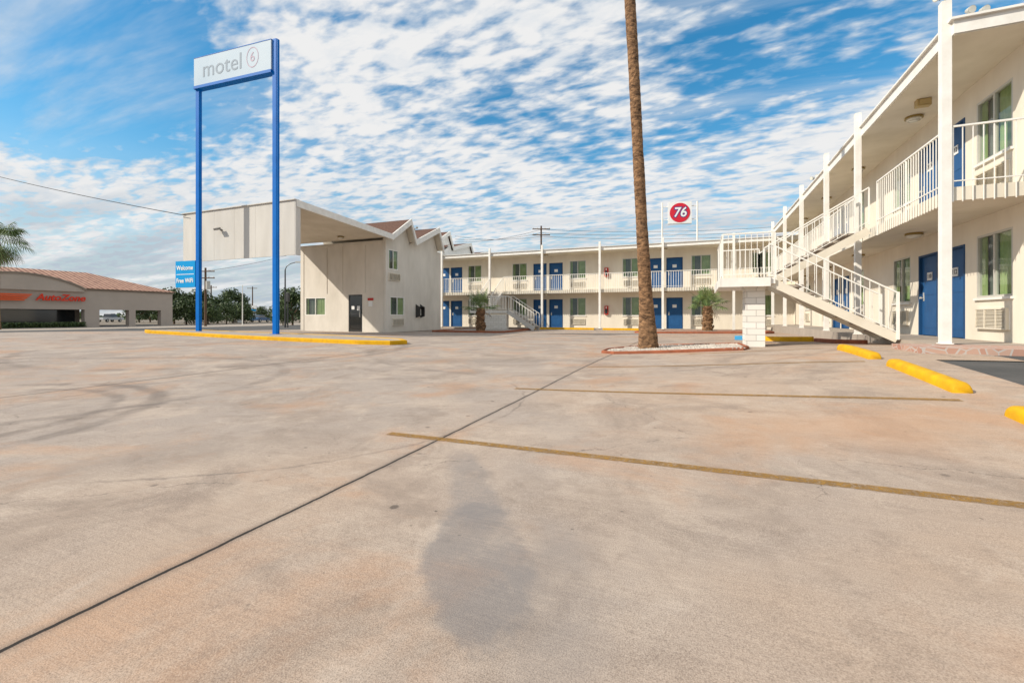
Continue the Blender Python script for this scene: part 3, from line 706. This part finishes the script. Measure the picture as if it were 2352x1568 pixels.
for y,z in ((21.75,2.05),(22.1,-.55)):
    copy_tree(tmpl['ac'],ob,sub((OX,y,z),LO),R(90))
d_=MB(); d_.box(-.5,-.44,.02,.08,0,2.15); d_.box(.44,.5,.02,.08,0,2.15); d_.box(-.44,.44,.02,.08,2.09,2.15); d_.box(-.44,.44,.02,.08,0,.10); d_.box(-.44,.44,.022,.078,1.0,1.04)
dd=d_.obj('door',M['steel'],ob,sub((-18.45,OY,OZ+.01),LO))
g=MB(); pane(g,-.44,.44,.045,.10,2.09); g.obj('pane',M['glass'],dd,recalc=False)
h=MB(); h.cyl((.34,-.03,.85),(.34,-.03,1.25),.015,.015,8); h.box(.33,.35,-.03,.02,.87,.89); h.box(.33,.35,-.03,.02,1.21,1.23); h.obj('handle',M['alu'],dd)
mb=MB(); mb.box(.1,.3,.03,.044,1.25,1.5); mb.obj('notice',M['paper'],dd)
mb=MB(); mb.box(-.3,-.1,.03,.044,1.3,1.5); mb.obj('notice',M['paper'],dd)
# lobby interior counter and back wall so the glazed door shows a room
mb=MB(); mb.box(-19.6,-17.0,24.0,24.5,OZ+.05,OZ+1.1); mb.box(-20.2,-16.8,25.2,25.25,OZ+.05,2.0); mb.obj('counter',M['walk'],ob,neg(LO))
mb=MB(); mb.box(-22.5,-16.5,21.2,26.4,OZ+.02,OZ+.04); mb.obj('floor',M['walk'],ob,neg(LO))
ceiling_lamp(ob,sub((-18.6,20.0,4.46),LO)); 
mb=MB(); mb.box(-.04,.04,-.05,0,-.04,.04,0); mb.beam((0,-.04,0),(0,-.16,.04),.03,.03,0)
f=mb.obj('floodlight',M['grey'],ob,sub((-20.4,14.358,3.98),LO))
mb=MB(); mb.prism([(-.30,.02),(-.15,.09),(-.12,.02),(-.26,-.06)],'x',-.14,.14,0); mb.obj('lamp_head',M['grey'],f)
floodlight(ob,sub((-17.5,25.6,5.7),LO),R(40),.9)
mb=MB(); mb.box(-.2,.2,-.02,0,0,.14,0); mb.box(-.14,.14,-.0195,0,-.34,-.05,1)
n_=mb.obj('wall_notice',[M['red'],M['paper']],None,(-17.35,OY-.002,.9)); top(n_,'small red and white notice beside the office door','notice')
pe=empty('payphone',(OX+.002,24.2,.0),'black wall payphone in a small hood','payphone')
mb=MB(); mb.prism([(0,-.1),(.32,.0),(.32,.55),(0,.75)],'y',-.27,-.23); mb.prism([(0,-.1),(.32,.0),(.32,.55),(0,.75)],'y',.23,.27); mb.box(0,.33,-.23,.23,.56,.6); mb.obj('hood',M['steel'],pe)
mb=MB(); mb.box(.01,.15,-.12,.12,.05,.45); mb.box(.151,.16,-.05,.1,.2,.38); mb.obj('phone_body',M['alu'],pe)
mb=MB(); mb.cyl((.18,-.08,.15),(.18,-.08,.36),.02,.02,8); mb.obj('handset',M['black'],pe)
LA=(-23,36,OZ)
an=empty('rear_building',LA,'cream rear motel block with folded brown shingle roof','building')
mb=MB(); mb.box(-28,-20.3,33.5,42,OZ,5.6); mb.obj('wall',M['stucco2'],an,neg(LA))
pa=[(32.6,6.3),(34.6,7.35),(35.3,6.1),(38.6,6.95),(39.3,5.9),(42.2,6.6)]
mb=MB()
for a,b in zip(pa[:-1],pa[1:]):
    i0=len(mb.v); mb.v+=[(-28.2,a[0],a[1]),(-20.1,a[0],a[1]),(-20.1,b[0],b[1]),(-28.2,b[0],b[1])]; mb.f.append([i0,i0+1,i0+2,i0+3]); mb.m.append(0)
    mb.prism([(a[0],a[1]-.3),(b[0],b[1]-.3),(b[0],b[1]+.03),(a[0],a[1]+.03)],'x',-20.1,-20.0,1)
    mb.prism([(a[0],5.3),(b[0],5.3),(b[0],b[1]-.31),(a[0],a[1]-.31)],'x',-20.5,-20.25,1)
mb.obj('roof',[M['shingle'],M['white']],an,neg(LA),recalc=False)

# ---------------------------------------------------------------- pole sign
def rot_to(p,q): return math.atan2(q[1]-p[1],q[0]-p[0])
pl=(-20.2,13.2); pr=(-15.9,13.46); ang=rot_to(pl,pr); Wd=math.dist(pl,pr)
zb=Z(*pr)+.1
se=empty('pole_sign',(pl[0],pl[1],zb),'tall blue twin-post motel sign with pale faded lettered panel','sign',ang)
H=11.2-zb
for x,hh in ((0,H-1.34),(Wd,H+.03)):
    mb=MB(); mb.box(-.10,.09,-.07,.07,-.4,hh); 
    if x>0: mb.box(.093,.145,-.055,.055,-.4,hh-.02)
    mb.box(-.17,.17,-.15,.15,-.02,.03)
    mb.obj('post',M['poleblue'],se,(x,0,0))
mb=MB(); mb.box(-.12,Wd-.11,-.13,.13,H-1.22,H-.02); mb.obj('sign_panel',M['flood'],se)
mb=MB(); mb.box(-.14,Wd-.101,-.15,.15,H-1.34,H-1.221); mb.box(-.12,Wd-.101,-.14,.14,H-.019,H+.01); mb.obj('sign_frame',M['poleblue'],se)
text_obj('lettering','motel',.98,M['signtext'],se,(1.52,-.136,H-.62),(R(90),0,0),.001,0)
text_obj('numeral','6',.56,M['signred'],se,(3.22,-.136,H-.56),(R(90),0,0),.001,0)
mb=MB()
nn=40
for i in range(nn):
    a=2*math.pi*i/nn; b=2*math.pi*(i+1)/nn
    pts=[]
    for r in (.335,.37):
        for t in (a,b):
            pts.append((3.22+r*math.cos(t)*.88,-.136,H-.56+r*math.sin(t)*1.15))
    mb.add([pts[0],pts[1],pts[3],pts[2]],[(0,1,2,3)])
mb.obj('numeral_ring',M['signred'],se,recalc=False)
ws=empty('welcome_sign',(pl[0]-.73,pl[1]-.05,1.27),'square blue welcome sign fixed to the sign post','sign',ang)
mb=MB(); mb.box(-.60,.60,-.07,.07,0,1.16); mb.obj('sign_box',M['signblue'],ws)
mb=MB(); mb.box(-.53,.53,-.076,-.0705,.56,.585); mb.obj('divider',M['paper'],ws)
text_obj('lettering','Welcome',.275,M['paper'],ws,(-.02,-.076,.85),(R(90),0,0),.004,.004,.93)
text_obj('lettering','Free WiFi',.275,M['paper'],ws,(-.02,-.076,.29),(R(90),0,0),.004,.004,.93)

# ---------------------------------------------------------------- round-logo sign (beyond far wing)
def cam2site(u,D): 
    a=(u-1176)/1045; c=math.cos(R(22.3)); s=math.sin(R(22.3)); return (D*(a*c-s),D*(a*s+c))
sx,sy=cam2site(1561,52)
zt=(726-464)*52/1045
g6=empty('gas_station_sign',(sx,sy,-1.1),'white square sign with red disc on two posts','sign',R(10))
for x in (-1.9,1.9):
    mb=MB(); mb.cyl((0,0,0),(0,0,zt+1.1),.11,.09,10); mb.obj('post',M['rail'],g6,(x,0,0))
mb=MB(); mb.box(-1.27,1.27,-.2,.2,zt+1.1-2.5,zt+1.1-.02); mb.obj('sign_panel',M['paper'],g6)
for z in (zt+1.1-.5,zt+1.1-2.0):
    for xa in (-1.85,1.28):
        mb=MB(); mb.box(xa,xa+.57,-.04,.04,z-.04,z+.04); mb.obj('bracket',M['rail'],g6)
zc=zt+1.1-1.26
mb=MB(); mb.cyl((0,-.201,zc),(0,-.23,zc),1.1,1.1,40); mb.obj('disc',mat('disc_red',(.62,.02,.04),.4,.03,2),g6)
t1=text_obj('lettering_outline','76',1.5,mat('deep_blue',(.01,.03,.22),.4,.03,2),g6,(0,-.235,zc),(R(90),0,0),.006,.11,.95,.15)
t2=text_obj('lettering','76',1.5,M['paper'],g6,(0,-.25,zc),(R(90),0,0),.006,.03,.95,.15)

# ---------------------------------------------------------------- palms
def fan_frond(mb,base,az,el,Lp,R0,droop,mi=0,nl=22):
    d=Vector((math.cos(az)*math.cos(el),math.sin(az)*math.cos(el),math.sin(el)))
    c=base+d*Lp; c.z-=droop*Lp*.3
    mb.beam(base,c,.02,.02,mi)
    side=d.cross(Vector((0,0,1))).normalized(); upv=side.cross(d).normalized()
    dd=(c-base).normalized()
    for i in range(nl):
        t=(i/(nl-1)-.5)*R(230)
        v=(dd*math.cos(t)+side*math.sin(t)); v=v.normalized(); L=R0*(1-.25*abs(t)/R(115))*random.uniform(.85,1.1)
        q=v.cross(upv).normalized()*.022*R0*1.4
        m1=c+v*L*.6-Vector((0,0,droop*L*.08)); e=c+v*L-Vector((0,0,droop*L*.45))
        b=len(mb.v); mb.v+=[tuple(c),tuple(m1-q),tuple(e),tuple(m1+q)]; mb.f.append([b,b+1,b+2,b+3]); mb.m.append(mi)
def trunk_mesh(H,r0,r1,lean,amp=.05,n=22,seg=None):
    mb=MB(); seg=seg or int(H*14)
    for i in range(seg+1):
        t=i/seg; z=t*H; r=r1+(r0-r1)*math.exp(-z/1.2)*1.0
        r*=1+amp*((i*.37)%1-.5)+.02*math.sin(z*3.1)
        cx=lean[0]*(z+.35*math.sin(z*.6)*.3); cy=lean[1]*z
        for k in range(n):
            a=2*math.pi*k/n; rr=r*(1+random.uniform(-.035,.035)); mb.v.append((cx+rr*math.cos(a),cy+rr*math.sin(a),z))
    for i in range(seg):
        for k in range(n): a=i*n+k; b=i*n+(k+1)%n; mb.f.append([a,b,b+n,a+n]); mb.m.append(0)
    return mb
px,py=-1.22,12.5; pz=Z(px,py)+.0
tp=empty('palm_tree',(px,py,pz),'very tall slender fan palm with brown trunk in a gravel island','palm tree')
trunk_mesh(15,.27,.140,(-.05,-.022)).obj('trunk',M['trunk'],tp,smooth=False,recalc=False)
mb=MB(); bs=Vector((-.75,-.33,15))
for i in range(60):
    fan_frond(mb,bs+Vector((0,0,random.uniform(-.6,.1))),random.random()*6.28,random.uniform(-.9,1.3),random.uniform(.8,1.3),.8,random.uniform(.5,1.2),1 if random.random()<.25 else 0,16)
mb.obj('crown',[M['frond'],M['dead']],tp,recalc=False)
def short_palm(loc,seed,label,s=1.0):
    random.seed(seed); e=empty('palm_tree',loc,label,'palm tree',group='short palms in the beds')
    mb=trunk_mesh(1.15*s,.24*s,.15*s,(0,0),amp=.2,n=14,seg=14)
    for k in range(90):
        z=random.uniform(.1,1.1)*s; a=random.random()*6.28; r=(.14+.09*math.exp(-z))*s
        p=Vector((r*math.cos(a),r*math.sin(a),z)); q=p+Vector((math.cos(a)*.06,math.sin(a)*.06,.09))*s
        mb.beam(p,q,.05*s,.03*s)
    mb.obj('trunk',M['trunk'],e,recalc=False)
    c=MB()
    for i in range(22):
        fan_frond(c,Vector((0,0,1.15*s)),random.random()*6.28,random.uniform(.05,1.45),random.uniform(.45,.75)*s,.55*s,random.uniform(.3,.9),0,18)
    for i in range(3): fan_frond(c,Vector((0,0,1.05*s)),random.random()*6.28,random.uniform(-.6,.0),.35*s,.4*s,1.0,1,12)
    c.obj('crown',[M['frond'],M['dead']],e,recalc=False)
x,y=cam2site(1104,27); short_palm((x,y,Z(x,y)+.05),3,'short stocky palm in a bed by the block wall',1.2)
x,y=cam2site(1625,26); short_palm((x,y,Z(x,y)+.05),4,'short stocky palm in a red-edged bed',1.25)
random.seed(11)
x,y=cam2site(-8,40); e=empty('palm_tree',(x,y,Z(x,y)),'fan palm with full green crown beside the street','palm tree')
trunk_mesh(8.4,.3,.2,(0,0),seg=50,n=12).obj('trunk',M['trunk'],e,recalc=False)
mb=MB()
for i in range(46): fan_frond(mb,Vector((0,0,8.4+random.uniform(-.4,.2))),random.random()*6.28,random.uniform(-.7,1.4),random.uniform(1.1,1.8),1.15,random.uniform(.7,1.6),0,18)
for i in range(16): fan_frond(mb,Vector((0,0,8.1)),random.random()*6.28,random.uniform(-1.4,-.7),random.uniform(.8,1.2),.9,1.2,1,12)
mb.obj('crown',[M['frond'],M['dead']],e,recalc=False)

# ---------------------------------------------------------------- trees
def make_tree(seed,h,w,label,loc):
    random.seed(seed); e=empty('tree',loc,label,'tree',group='roadside trees')
    t=MB(); t.cyl((0,0,-.2),(0,0,h*.4),.16,.1,8)
    for k in range(5):
        a=k*1.3; t.cyl((0,0,h*.3),(math.cos(a)*w*.3,math.sin(a)*w*.3,h*.65),.07,.03,6)
    t.obj('trunk',M['wood'],e)
    c=MB(); cl=[]
    for k in range(26):
        a=random.random()*6.28; r=w/2*math.sqrt(random.random())*.85; z=h*random.uniform(.22,.92); f=1-max(0,(z/h-.55))*1.3
        cl.append((Vector((r*math.cos(a)*f,r*math.sin(a)*f,z)),random.uniform(.10,.2)*w))
    for cc,rr in cl:
        for k in range(110):
            v=Vector((random.gauss(0,1),random.gauss(0,1),random.gauss(0,.8))).normalized()*rr*random.uniform(.55,1.1); p=cc+v
            s=random.uniform(.08,.16)*w/4; a=Vector((random.uniform(-1,1),random.uniform(-1,1),random.uniform(-1,1))).normalized(); b=a.cross(v).normalized()
            i0=len(c.v); c.v+=[tuple(p-a*s),tuple(p+b*s*.6),tuple(p+a*s),tuple(p-b*s*.6)]; c.f.append([i0,i0+1,i0+2,i0+3]); c.m.append(0)
    c.obj('crown',M['leaf'],e,recalc=False); return e
tr=[make_tree(21,5.2,6.0,'rounded dark green roadside tree',(0,0,0)),make_tree(22,4.4,5.5,'bushy dark green roadside tree',(0,0,0))]
spots=[(400,72,1.0),(428,66,.8),(455,75,1.0),(500,80,1.0),(535,84,1.1),(560,78,.75),(345,95,1.0),(320,90,.9),(375,88,1.0),(478,66,.7),(660,80,.9),(650,60,.55),(672,62,.9),(600,120,.8),(520,70,.6)]
for i,(u,D,s) in enumerate(spots):
    x,y=cam2site(u,D)
    o=tr[i] if i<2 else copy_tree(tr[i%2],None,(0,0,0))
    o.location=(x,y,-1.2); o.scale=(s,s,s); o.rotation_euler[2]=i*1.7
random.seed(5); c=MB()
for k in range(9000):
    u=random.uniform(-300,2600); D=random.uniform(150,190); x,y=cam2site(u,D); z=-1.2+random.random()**1.5*(3.2+1.5*math.sin(u*.02)+math.sin(u*.07)); s=random.uniform(.3,.8)
    a=Vector((random.uniform(-1,1),random.uniform(-1,1),random.uniform(-1,1))).normalized()*s; b=a.cross(Vector((random.random(),random.random(),random.random()))).normalized()*s
    c.add([Vector((x,y,z))-a,Vector((x,y,z))+b,Vector((x,y,z))+a,Vector((x,y,z))-b],[(0,1,2,3)])
o=c.obj('distant_trees',M['leaf'],recalc=False); o["kind"]="stuff"

# ---------------------------------------------------------------- shop across the road
SX=-65; LS=(SX,26,-1.2)
sh=empty('shop_building',LS,'tan stucco shop with clay tile roof, arched parapet and red lettering','building')
mb=MB(); ze=2.95
mb.box(SX-.5,SX,8,39,.75,ze)
arc=[(18.5+11*i/24, ze+1.45*math.sin(math.pi*i/24)**.8) for i in range(25)]
mb.prism([(18.5,ze-.2)]+arc+[(29.5,ze-.2)],'x',SX+.003,SX+.30)
for y in (8,12,29.6,34,37.6): mb.box(SX-.7,SX+.02,y,y+1.4 if y!=34 else y+.7,-1.25,.749)
mb.obj('wall',M['az'],sh,neg(LS))
mb=MB(); mb.box(SX-18,SX-3,8,30.5,-1.25,ze); mb.box(SX-.6,SX+.1,8,39.1,ze+.001,ze+.22)
mb.prism([(18.3,ze)]+[(a[0]+(a[0]-24)*.02,a[1]+.18) for a in arc]+[(29.7,ze)]+arc[::-1],'x',SX+.001,SX+.42)
mb.obj('rear_wall',M['azb'],sh,neg(LS))
mb=MB(); mb.box(SX-2.99,SX-2.9,9,30,-1.1,.74); mb.obj('shop_window',M['darkglass'],sh,neg(LS))
mb=MB(); r0=ze+.23
mb.add([(SX+.3,7.5,r0),(SX+.3,39.3,r0),(SX-7,33,r0+2.35),(SX-7,8,r0+2.35),(SX-18,39.3,r0),(SX-18,7.5,r0)],[(0,1,2,3),(1,4,2),(4,5,3,2),(5,0,3)])
mb.obj('roof',M['tile'],sh,neg(LS),recalc=False)
text_obj('lettering','AutoZone',.98,M['redletter'],sh,sub((SX+.36,27.4,2.0),LS),(R(90),0,R(90)),.05,.025,1.0,.25)
mb=MB()
for i in range(4):
    z=1.62+.19*i; mb.prism([(15-.0,z),(24.4+.18*i,z),(24.55+.18*i,z+.13),(15,z+.13)],'x',SX+.31,SX+.36)
mb.obj('sign_stripes',M['orange'],sh,neg(LS))
random.seed(9)
c=MB()
for k in range(5000):
    x=SX+1.4+random.uniform(-.4,.4); y=random.uniform(14,29); z=-1.2+random.random()*.55; s=random.uniform(.05,.11)
    a=Vector((random.uniform(-1,1),random.uniform(-1,1),random.uniform(-1,1))).normalized()*s; b=a.cross(Vector((random.random(),.3,random.random()))).normalized()*s
    c.add([Vector((x,y,z))-a,Vector((x,y,z))+b,Vector((x,y,z))+a,Vector((x,y,z))-b],[(0,1,2,3)])
top(c.obj('hedge',M['leaf'],recalc=False),'low clipped green hedge along the shop front','hedge')
def vehicle(name,loc,rz,paint,label,cat,pick=False):
    e=empty(name,loc,label,cat,rz)
    if pick: pr_=[(-2.7,.5),(-2.7,.95),(-.8,1.0),(-.7,1.0),(.6,1.05),(2.5,.98),(2.7,.8),(2.7,.45)]; cab=[(-.75,1.0),(-.6,1.75),(.55,1.78),(1.2,1.03)]
    else: pr_=[(-2.2,.4),(-2.25,.85),(-1.9,.98),(1.0,.95),(2.0,.82),(2.2,.6),(2.2,.35)]; cab=[(-1.75,.96),(-1.1,1.42),(.3,1.44),(1.1,.95)]
    mb=MB(); mb.prism(pr_,'y',-.88,.88); mb.prism([(cab[1][0]-.02,cab[1][1]),(cab[1][0]+.05,cab[1][1]+.06),(cab[2][0]-.05,cab[2][1]+.06),(cab[2][0]+.02,cab[2][1])],'y',-.66,.66)
    for x in (cab[0][0]+.1,(cab[1][0]+cab[2][0])/2,cab[3][0]-.05): mb.box(x-.04,x+.04,-.80,.80,cab[0][1]-.05,cab[0][1]+.1)
    mb.obj('body',paint,e)
    g=MB()
    lo=[cab[0],cab[3]]; hi=[cab[1],cab[2]]
    g.add([(lo[0][0],-.82,lo[0][1]),(lo[1][0],-.82,lo[1][1]),(lo[1][0],.82,lo[1][1]),(lo[0][0],.82,lo[0][1]),(hi[0][0],-.68,hi[0][1]),(hi[1][0],-.68,hi[1][1]),(hi[1][0],.68,hi[1][1]),(hi[0][0],.68,hi[0][1])],
      [(4,5,6,7),(0,1,5,4),(1,2,6,5),(2,3,7,6),(3,0,4,7)]); g.obj('windows',M['darkglass'],e)
    wx=1.65 if pick else 1.35
    for x in (-wx,wx):
        for y in (-.8,.8):
            w=MB(); w.cyl((x,y-.12,.34),(x,y+.12,.34),.34,.34,18); wo=w.obj('wheel',M['black'],e)
            r=MB(); r.cyl((x,y-.125,.34),(x,y+.125,.34),.2,.2,12); r.obj('rim',M['alu'],wo)
    for y in (-.65,.65):
        l=MB(); l.box(2.12 if not pick else 2.6,2.215 if not pick else 2.715,y-.18,y+.18,.6,.75); l.obj('headlight',M['lens'],e)
x,y=cam2site(252,98); vehicle('pickup_truck',(x,y,Z(x,y)-.05),R(115),M['carwhite'],'white pickup truck parked beside the tan shop','truck',True)
x,y=cam2site(597,95); vehicle('parked_car',(x,y,Z(x,y)-.05),R(110),M['carblue'],'small blue sedan on the street beyond the lot','car')

# ---------------------------------------------------------------- utility poles, lamps
def upole(u,D,vt,label,arms=1,xf=False):
    x,y=cam2site(u,D); z0=Z(x,y) ; ht=(726-vt)*D/1045-z0
    e=empty('utility_pole',(x,y,z0),label,'utility pole',R(22),group='wooden utility poles')
    mb=MB(); mb.cyl((0,0,-.2),(0,0,ht),.16,.11,10); mb.obj('pole',M['wood'],e)
    for k in range(arms):
        mb=MB(); mb.box(-1.2,1.2,-.17,-.1,ht-.5-k*.8,ht-.38-k*.8); mb.obj('crossarm',M['wood'],e)
        for xx in (-1.1,-.5,.5,1.1):
            mb=MB(); mb.cyl((xx,-.135,ht-.38-k*.8),(xx,-.135,ht-.22-k*.8),.05,.035,8); mb.obj('insulator',M['alu'],e)
    if xf: mb=MB(); mb.cyl((.3,0,ht-2.6),(.3,0,ht-1.6),.24,.24,12); mb.obj('transformer',M['alu'],e)
    return (x,y,z0+ht-.2)
A1=upole(1243,62,519,'wooden utility pole with crossarms behind the motel wing',2)
A2=upole(472,55,615,'wooden utility pole with crossarm and transformer by the road',2,True)
A3=upole(580,110,658,'distant wooden utility pole with crossarm',1)
upole(485,90,655,'distant wooden utility pole with crossarm',1)
x,y=cam2site(557,60); z0=Z(x,y)
mb=MB(); mb.cyl((0,0,-.1),(0,0,(726-655)*60/1045-z0),.07,.05,8); top(mb.obj('flag_pole',M['rail'],None,(x,y,z0)),'slim pale metal pole by the road','pole')
x,y=cam2site(655,45); z0=Z(x,y); ht=(726-608)*45/1045-z0
e=empty('street_lamp',(x,y,z0),'tall metal street lamp with curved arm','street lamp',R(22))
mb=MB(); mb.cyl((0,0,0),(0,0,ht-.5),.09,.06,10)
pp=[Vector((0,0,ht-.5)),Vector((.15,0,ht-.15)),Vector((.5,0,ht+.1)),Vector((1.1,0,ht+.25))]
for a,b in zip(pp[:-1],pp[1:]): mb.cyl(a,b,.045,.04,8)
mb.obj('pole',M['steel'],e)
mb=MB(); mb.box(1.05,1.6,-.12,.12,ht+.2,ht+.32); mb.obj('lamp_head',M['alu'],e)
x,y=cam2site(661,44); z0=Z(x,y)
mb=MB(); mb.cyl((0,0,0),(0,0,3.4),.06,.05,8); mb.box(-.15,.15,-.12,.1,2.5,3.35); top(mb.obj('traffic_signal',M['steel'],None,(x,y,z0)),'dark traffic signal on a post by the street','traffic signal')
x,y=cam2site(573,95); z0=Z(x,y)
e=empty('roadside_sign',(x,y,z0),'distant white and blue roadside sign on posts','sign',R(22))
for xa in (-1.2,1.1):
    mb=MB(); mb.box(xa,xa+.1,-.05,.05,0,2.2); mb.obj('post',M['alu'],e)
mb=MB(); mb.box(-1.5,1.5,-.1,.1,2.2,3.4,0); mb.box(-1.45,1.45,-.105,-.101,2.25,2.7,1); mb.obj('sign_panel',[M['paper'],M['signblue']],e)
x,y=cam2site(540,85); z0=Z(x,y)
mb=MB(); mb.box(-.9,.9,-.7,.7,0,2.1); mb.box(-1,1,-.8,.8,2.101,2.2); mb.box(-.35,.35,-.72,-.701,.1,1.9); top(mb.obj('utility_cabinet',M['white'],None,(x,y,z0),(0,0,R(22))),'white metal utility cabinet by the road','cabinet')
def cable(pts,sag,r,label):
    mb=MB()
    for p,q in zip(pts[:-1],pts[1:]):
        p=Vector(p);q=Vector(q);n=14; prev=None
        for i in range(n+1):
            t=i/n; c=p+(q-p)*t; c.z-=sag*4*t*(1-t)
            if prev is not None: mb.cyl(prev,c,r,r,5,caps=False)
            prev=c
    top(mb.obj('power_cable',M['black'],recalc=False),label,'cable')
def pt(u,v,D): x,y=cam2site(u,D); return (x,y,(726-v)*D/1045)
cable([pt(-200,352,34),pt(427,495,21.8)],.25,.018,'thin black cable running to the office canopy')
for k in range(3): cable([pt(1045,556-k*7,70),pt(1243,527+k*8,62),pt(1800,520+k*9,62)],.5,.02,'black overhead cable above the motel wing')
cable([pt(476,622,55),pt(700,575,70)],.3,.02,'black overhead cable beside the road')
x,y=3.05,30.0
e=empty('trash_can',(x,y,Z(x,y)),'dark cylindrical trash can near the walkway','trash can')
mb=MB(); mb.cyl((0,0,0),(0,0,.8),.26,.3,16); mb.obj('bin',M['steel'],e)
mb=MB(); mb.cyl((0,0,.8),(0,0,.86),.32,.32,16); mb.cyl((0,0,.86),(0,0,.98),.28,.12,16); mb.obj('lid',M['black'],e)

# ---------------------------------------------------------------- camera
cam=bpy.data.cameras.new('camera'); co=bpy.data.objects.new('camera',cam); col.objects.link(co)
co.location=(0,0,0); co.rotation_euler=(R(90),0,R(22.3)); cam.sensor_width=36; cam.lens=36*1045/2352; cam.shift_y=-(784-726)/2352
cam.clip_start=.05; cam.clip_end=6000; scene.camera=co

# ---------------------------------------------------------------- light
dsun=Vector((1,.8,-.89)).normalized()
sl=bpy.data.lights.new('sun','SUN'); sl.energy=4.8; sl.angle=R(.6); sl.color=(1,.92,.80)
so=bpy.data.objects.new('sun',sl); col.objects.link(so); so.rotation_euler=dsun.to_track_quat('-Z','Y').to_euler(); so.location=(-10,-10,20)
w=bpy.data.worlds.new('World'); scene.world=w; w.use_nodes=True; nt=w.node_tree; nt.nodes.clear(); L=nt.links.new
out=nd(nt,'ShaderNodeOutputWorld'); bg=nd(nt,'ShaderNodeBackground'); bg2=nd(nt,'ShaderNodeBackground'); mxs=nd(nt,'ShaderNodeMixShader')
sky=nd(nt,'ShaderNodeTexSky',sky_type='NISHITA'); sky.sun_disc=False
sky.sun_elevation=math.asin(-dsun.z); sky.sun_rotation=math.atan2(-dsun.x,-dsun.y); sky.air_density=1.3; sky.dust_density=.3; sky.ozone_density=3
gm=nd(nt,'ShaderNodeHueSaturation'); gm.inputs['Saturation'].default_value=1.4; gm.inputs['Hue'].default_value=.490; L(sky.outputs[0],gm.inputs['Color']); L(gm.outputs[0],bg.inputs[0]); bg.inputs[1].default_value=.15
tc=nd(nt,'ShaderNodeTexCoord'); sp=nd(nt,'ShaderNodeSeparateXYZ'); L(tc.outputs['Generated'],sp.inputs[0])
def mth(op,a,b=None,c=None,clamp=False):
    x=nd(nt,'ShaderNodeMath',operation=op); x.use_clamp=clamp
    for i,q in enumerate((a,b,c)):
        if q is None: continue
        if isinstance(q,(int,float)): x.inputs[i].default_value=q
        else: L(q,x.inputs[i])
    return x.outputs[0]
def mrr(v,a,b,c=0,d=1):
    x=nd(nt,'ShaderNodeMapRange'); x.interpolation_type='SMOOTHSTEP'; L(v,x.inputs[0])
    for i,q in enumerate((a,b,c,d)): x.inputs[i+1].default_value=q
    return x.outputs[0]
zc_=mth('ADD',mth('MAXIMUM',sp.outputs[2],0),.12)
qx=mth('DIVIDE',sp.outputs[0],zc_); qy=mth('DIVIDE',sp.outputs[1],zc_)
q=nd(nt,'ShaderNodeCombineXYZ'); L(qx,q.inputs[0]); L(qy,q.inputs[1])
def wn(s,det,rg,stretch=(1,1,1),rot=0,dist=0,off=0):
    mp=nd(nt,'ShaderNodeMapping'); mp.inputs['Scale'].default_value=stretch; mp.inputs['Rotation'].default_value=(0,0,rot); mp.inputs['Location'].default_value=(off,off,0); L(q.outputs[0],mp.inputs[0])
    n=nd(nt,'ShaderNodeTexNoise'); n.inputs['Scale'].default_value=s; n.inputs['Detail'].default_value=det; n.inputs['Roughness'].default_value=rg; n.inputs['Distortion'].default_value=dist; L(mp.outputs[0],n.inputs['Vector']); return n.outputs[0]
def vblob(cx,cy,r,amt):
    dx=mth('SUBTRACT',qx,cx); dy=mth('SUBTRACT',qy,cy); dd=mth('SQRT',mth('ADD',mth('MULTIPLY',dx,dx),mth('MULTIPLY',dy,dy)))
    return mrr(dd,r*.25,r,amt,0)
cells=wn(10.0,5,.50,(1.0,1.9,1),R(40),.2)
cells2=wn(5.0,3,.5,(1.0,1.9,1),R(40),.25,2.2)
bigc=wn(1.8,4,.55,(1,1,1),0,.3,3.1)
val=mth('ADD',mth('MULTIPLY',cells,.50),mth('ADD',mth('MULTIPLY',cells2,.30),mth('MULTIPLY',bigc,.38)))
val=mth('ADD',val,.05)
for b in ((-1.85,.55,1.0,.36),(.28,1.52,.62,.16),(-.52,1.55,.34,.06),(-.5,1.95,.38,.07),(0,2.05,.4,.10),(.1,1.05,.3,.1)):
    val=mth('SUBTRACT',val,vblob(*b))
wisp=wn(.9,6,.6,(.5,3.0,1),R(-20),.3,1.7)
dens_=mrr(val,.445,.69)
hz=mrr(sp.outputs[2],.32,.05)
dens_=mth('MAXIMUM',dens_,mth('MULTIPLY',mrr(wisp,.46,.74),.75))
dens_=mth('MAXIMUM',dens_,mth('MULTIPLY',hz,.88),clamp=True)
L(dens_,mxs.inputs[0])
sh1=wn(5.5,5,.6,(1,1.7,1),R(40),.2,5.0); shb=wn(.9,5,.6,(.6,2.2,1),R(15),.2,9.0)
sv=mth('ADD',mth('MULTIPLY',mrr(val,.50,.72),.6),mth('MULTIPLY',mrr(sh1,.35,.65),.4))
hzs=mth('MULTIPLY',mrr(sp.outputs[2],.30,.10),mrr(shb,.40,.62,.85,0))
cr=nd(nt,'ShaderNodeValToRGB'); e=cr.color_ramp.elements; e[0].color=(.60,.72,.85,1); e[1].color=(.98,.98,.98,1); e[0].position=0; e[1].position=.78
L(sv,cr.inputs[0])
mc=nd(nt,'ShaderNodeMixRGB'); L(hzs,mc.inputs[0]); L(cr.outputs[0],mc.inputs[1]); mc.inputs[2].default_value=(.48,.58,.68,1)
L(mc.outputs[0],bg2.inputs[0]); bg2.inputs[1].default_value=.88
L(bg.outputs[0],mxs.inputs[1]); L(bg2.outputs[0],mxs.inputs[2]); L(mxs.outputs[0],out.inputs[0])
scene.view_settings.view_transform='Standard'; scene.view_settings.look='None'; scene.view_settings.exposure=0
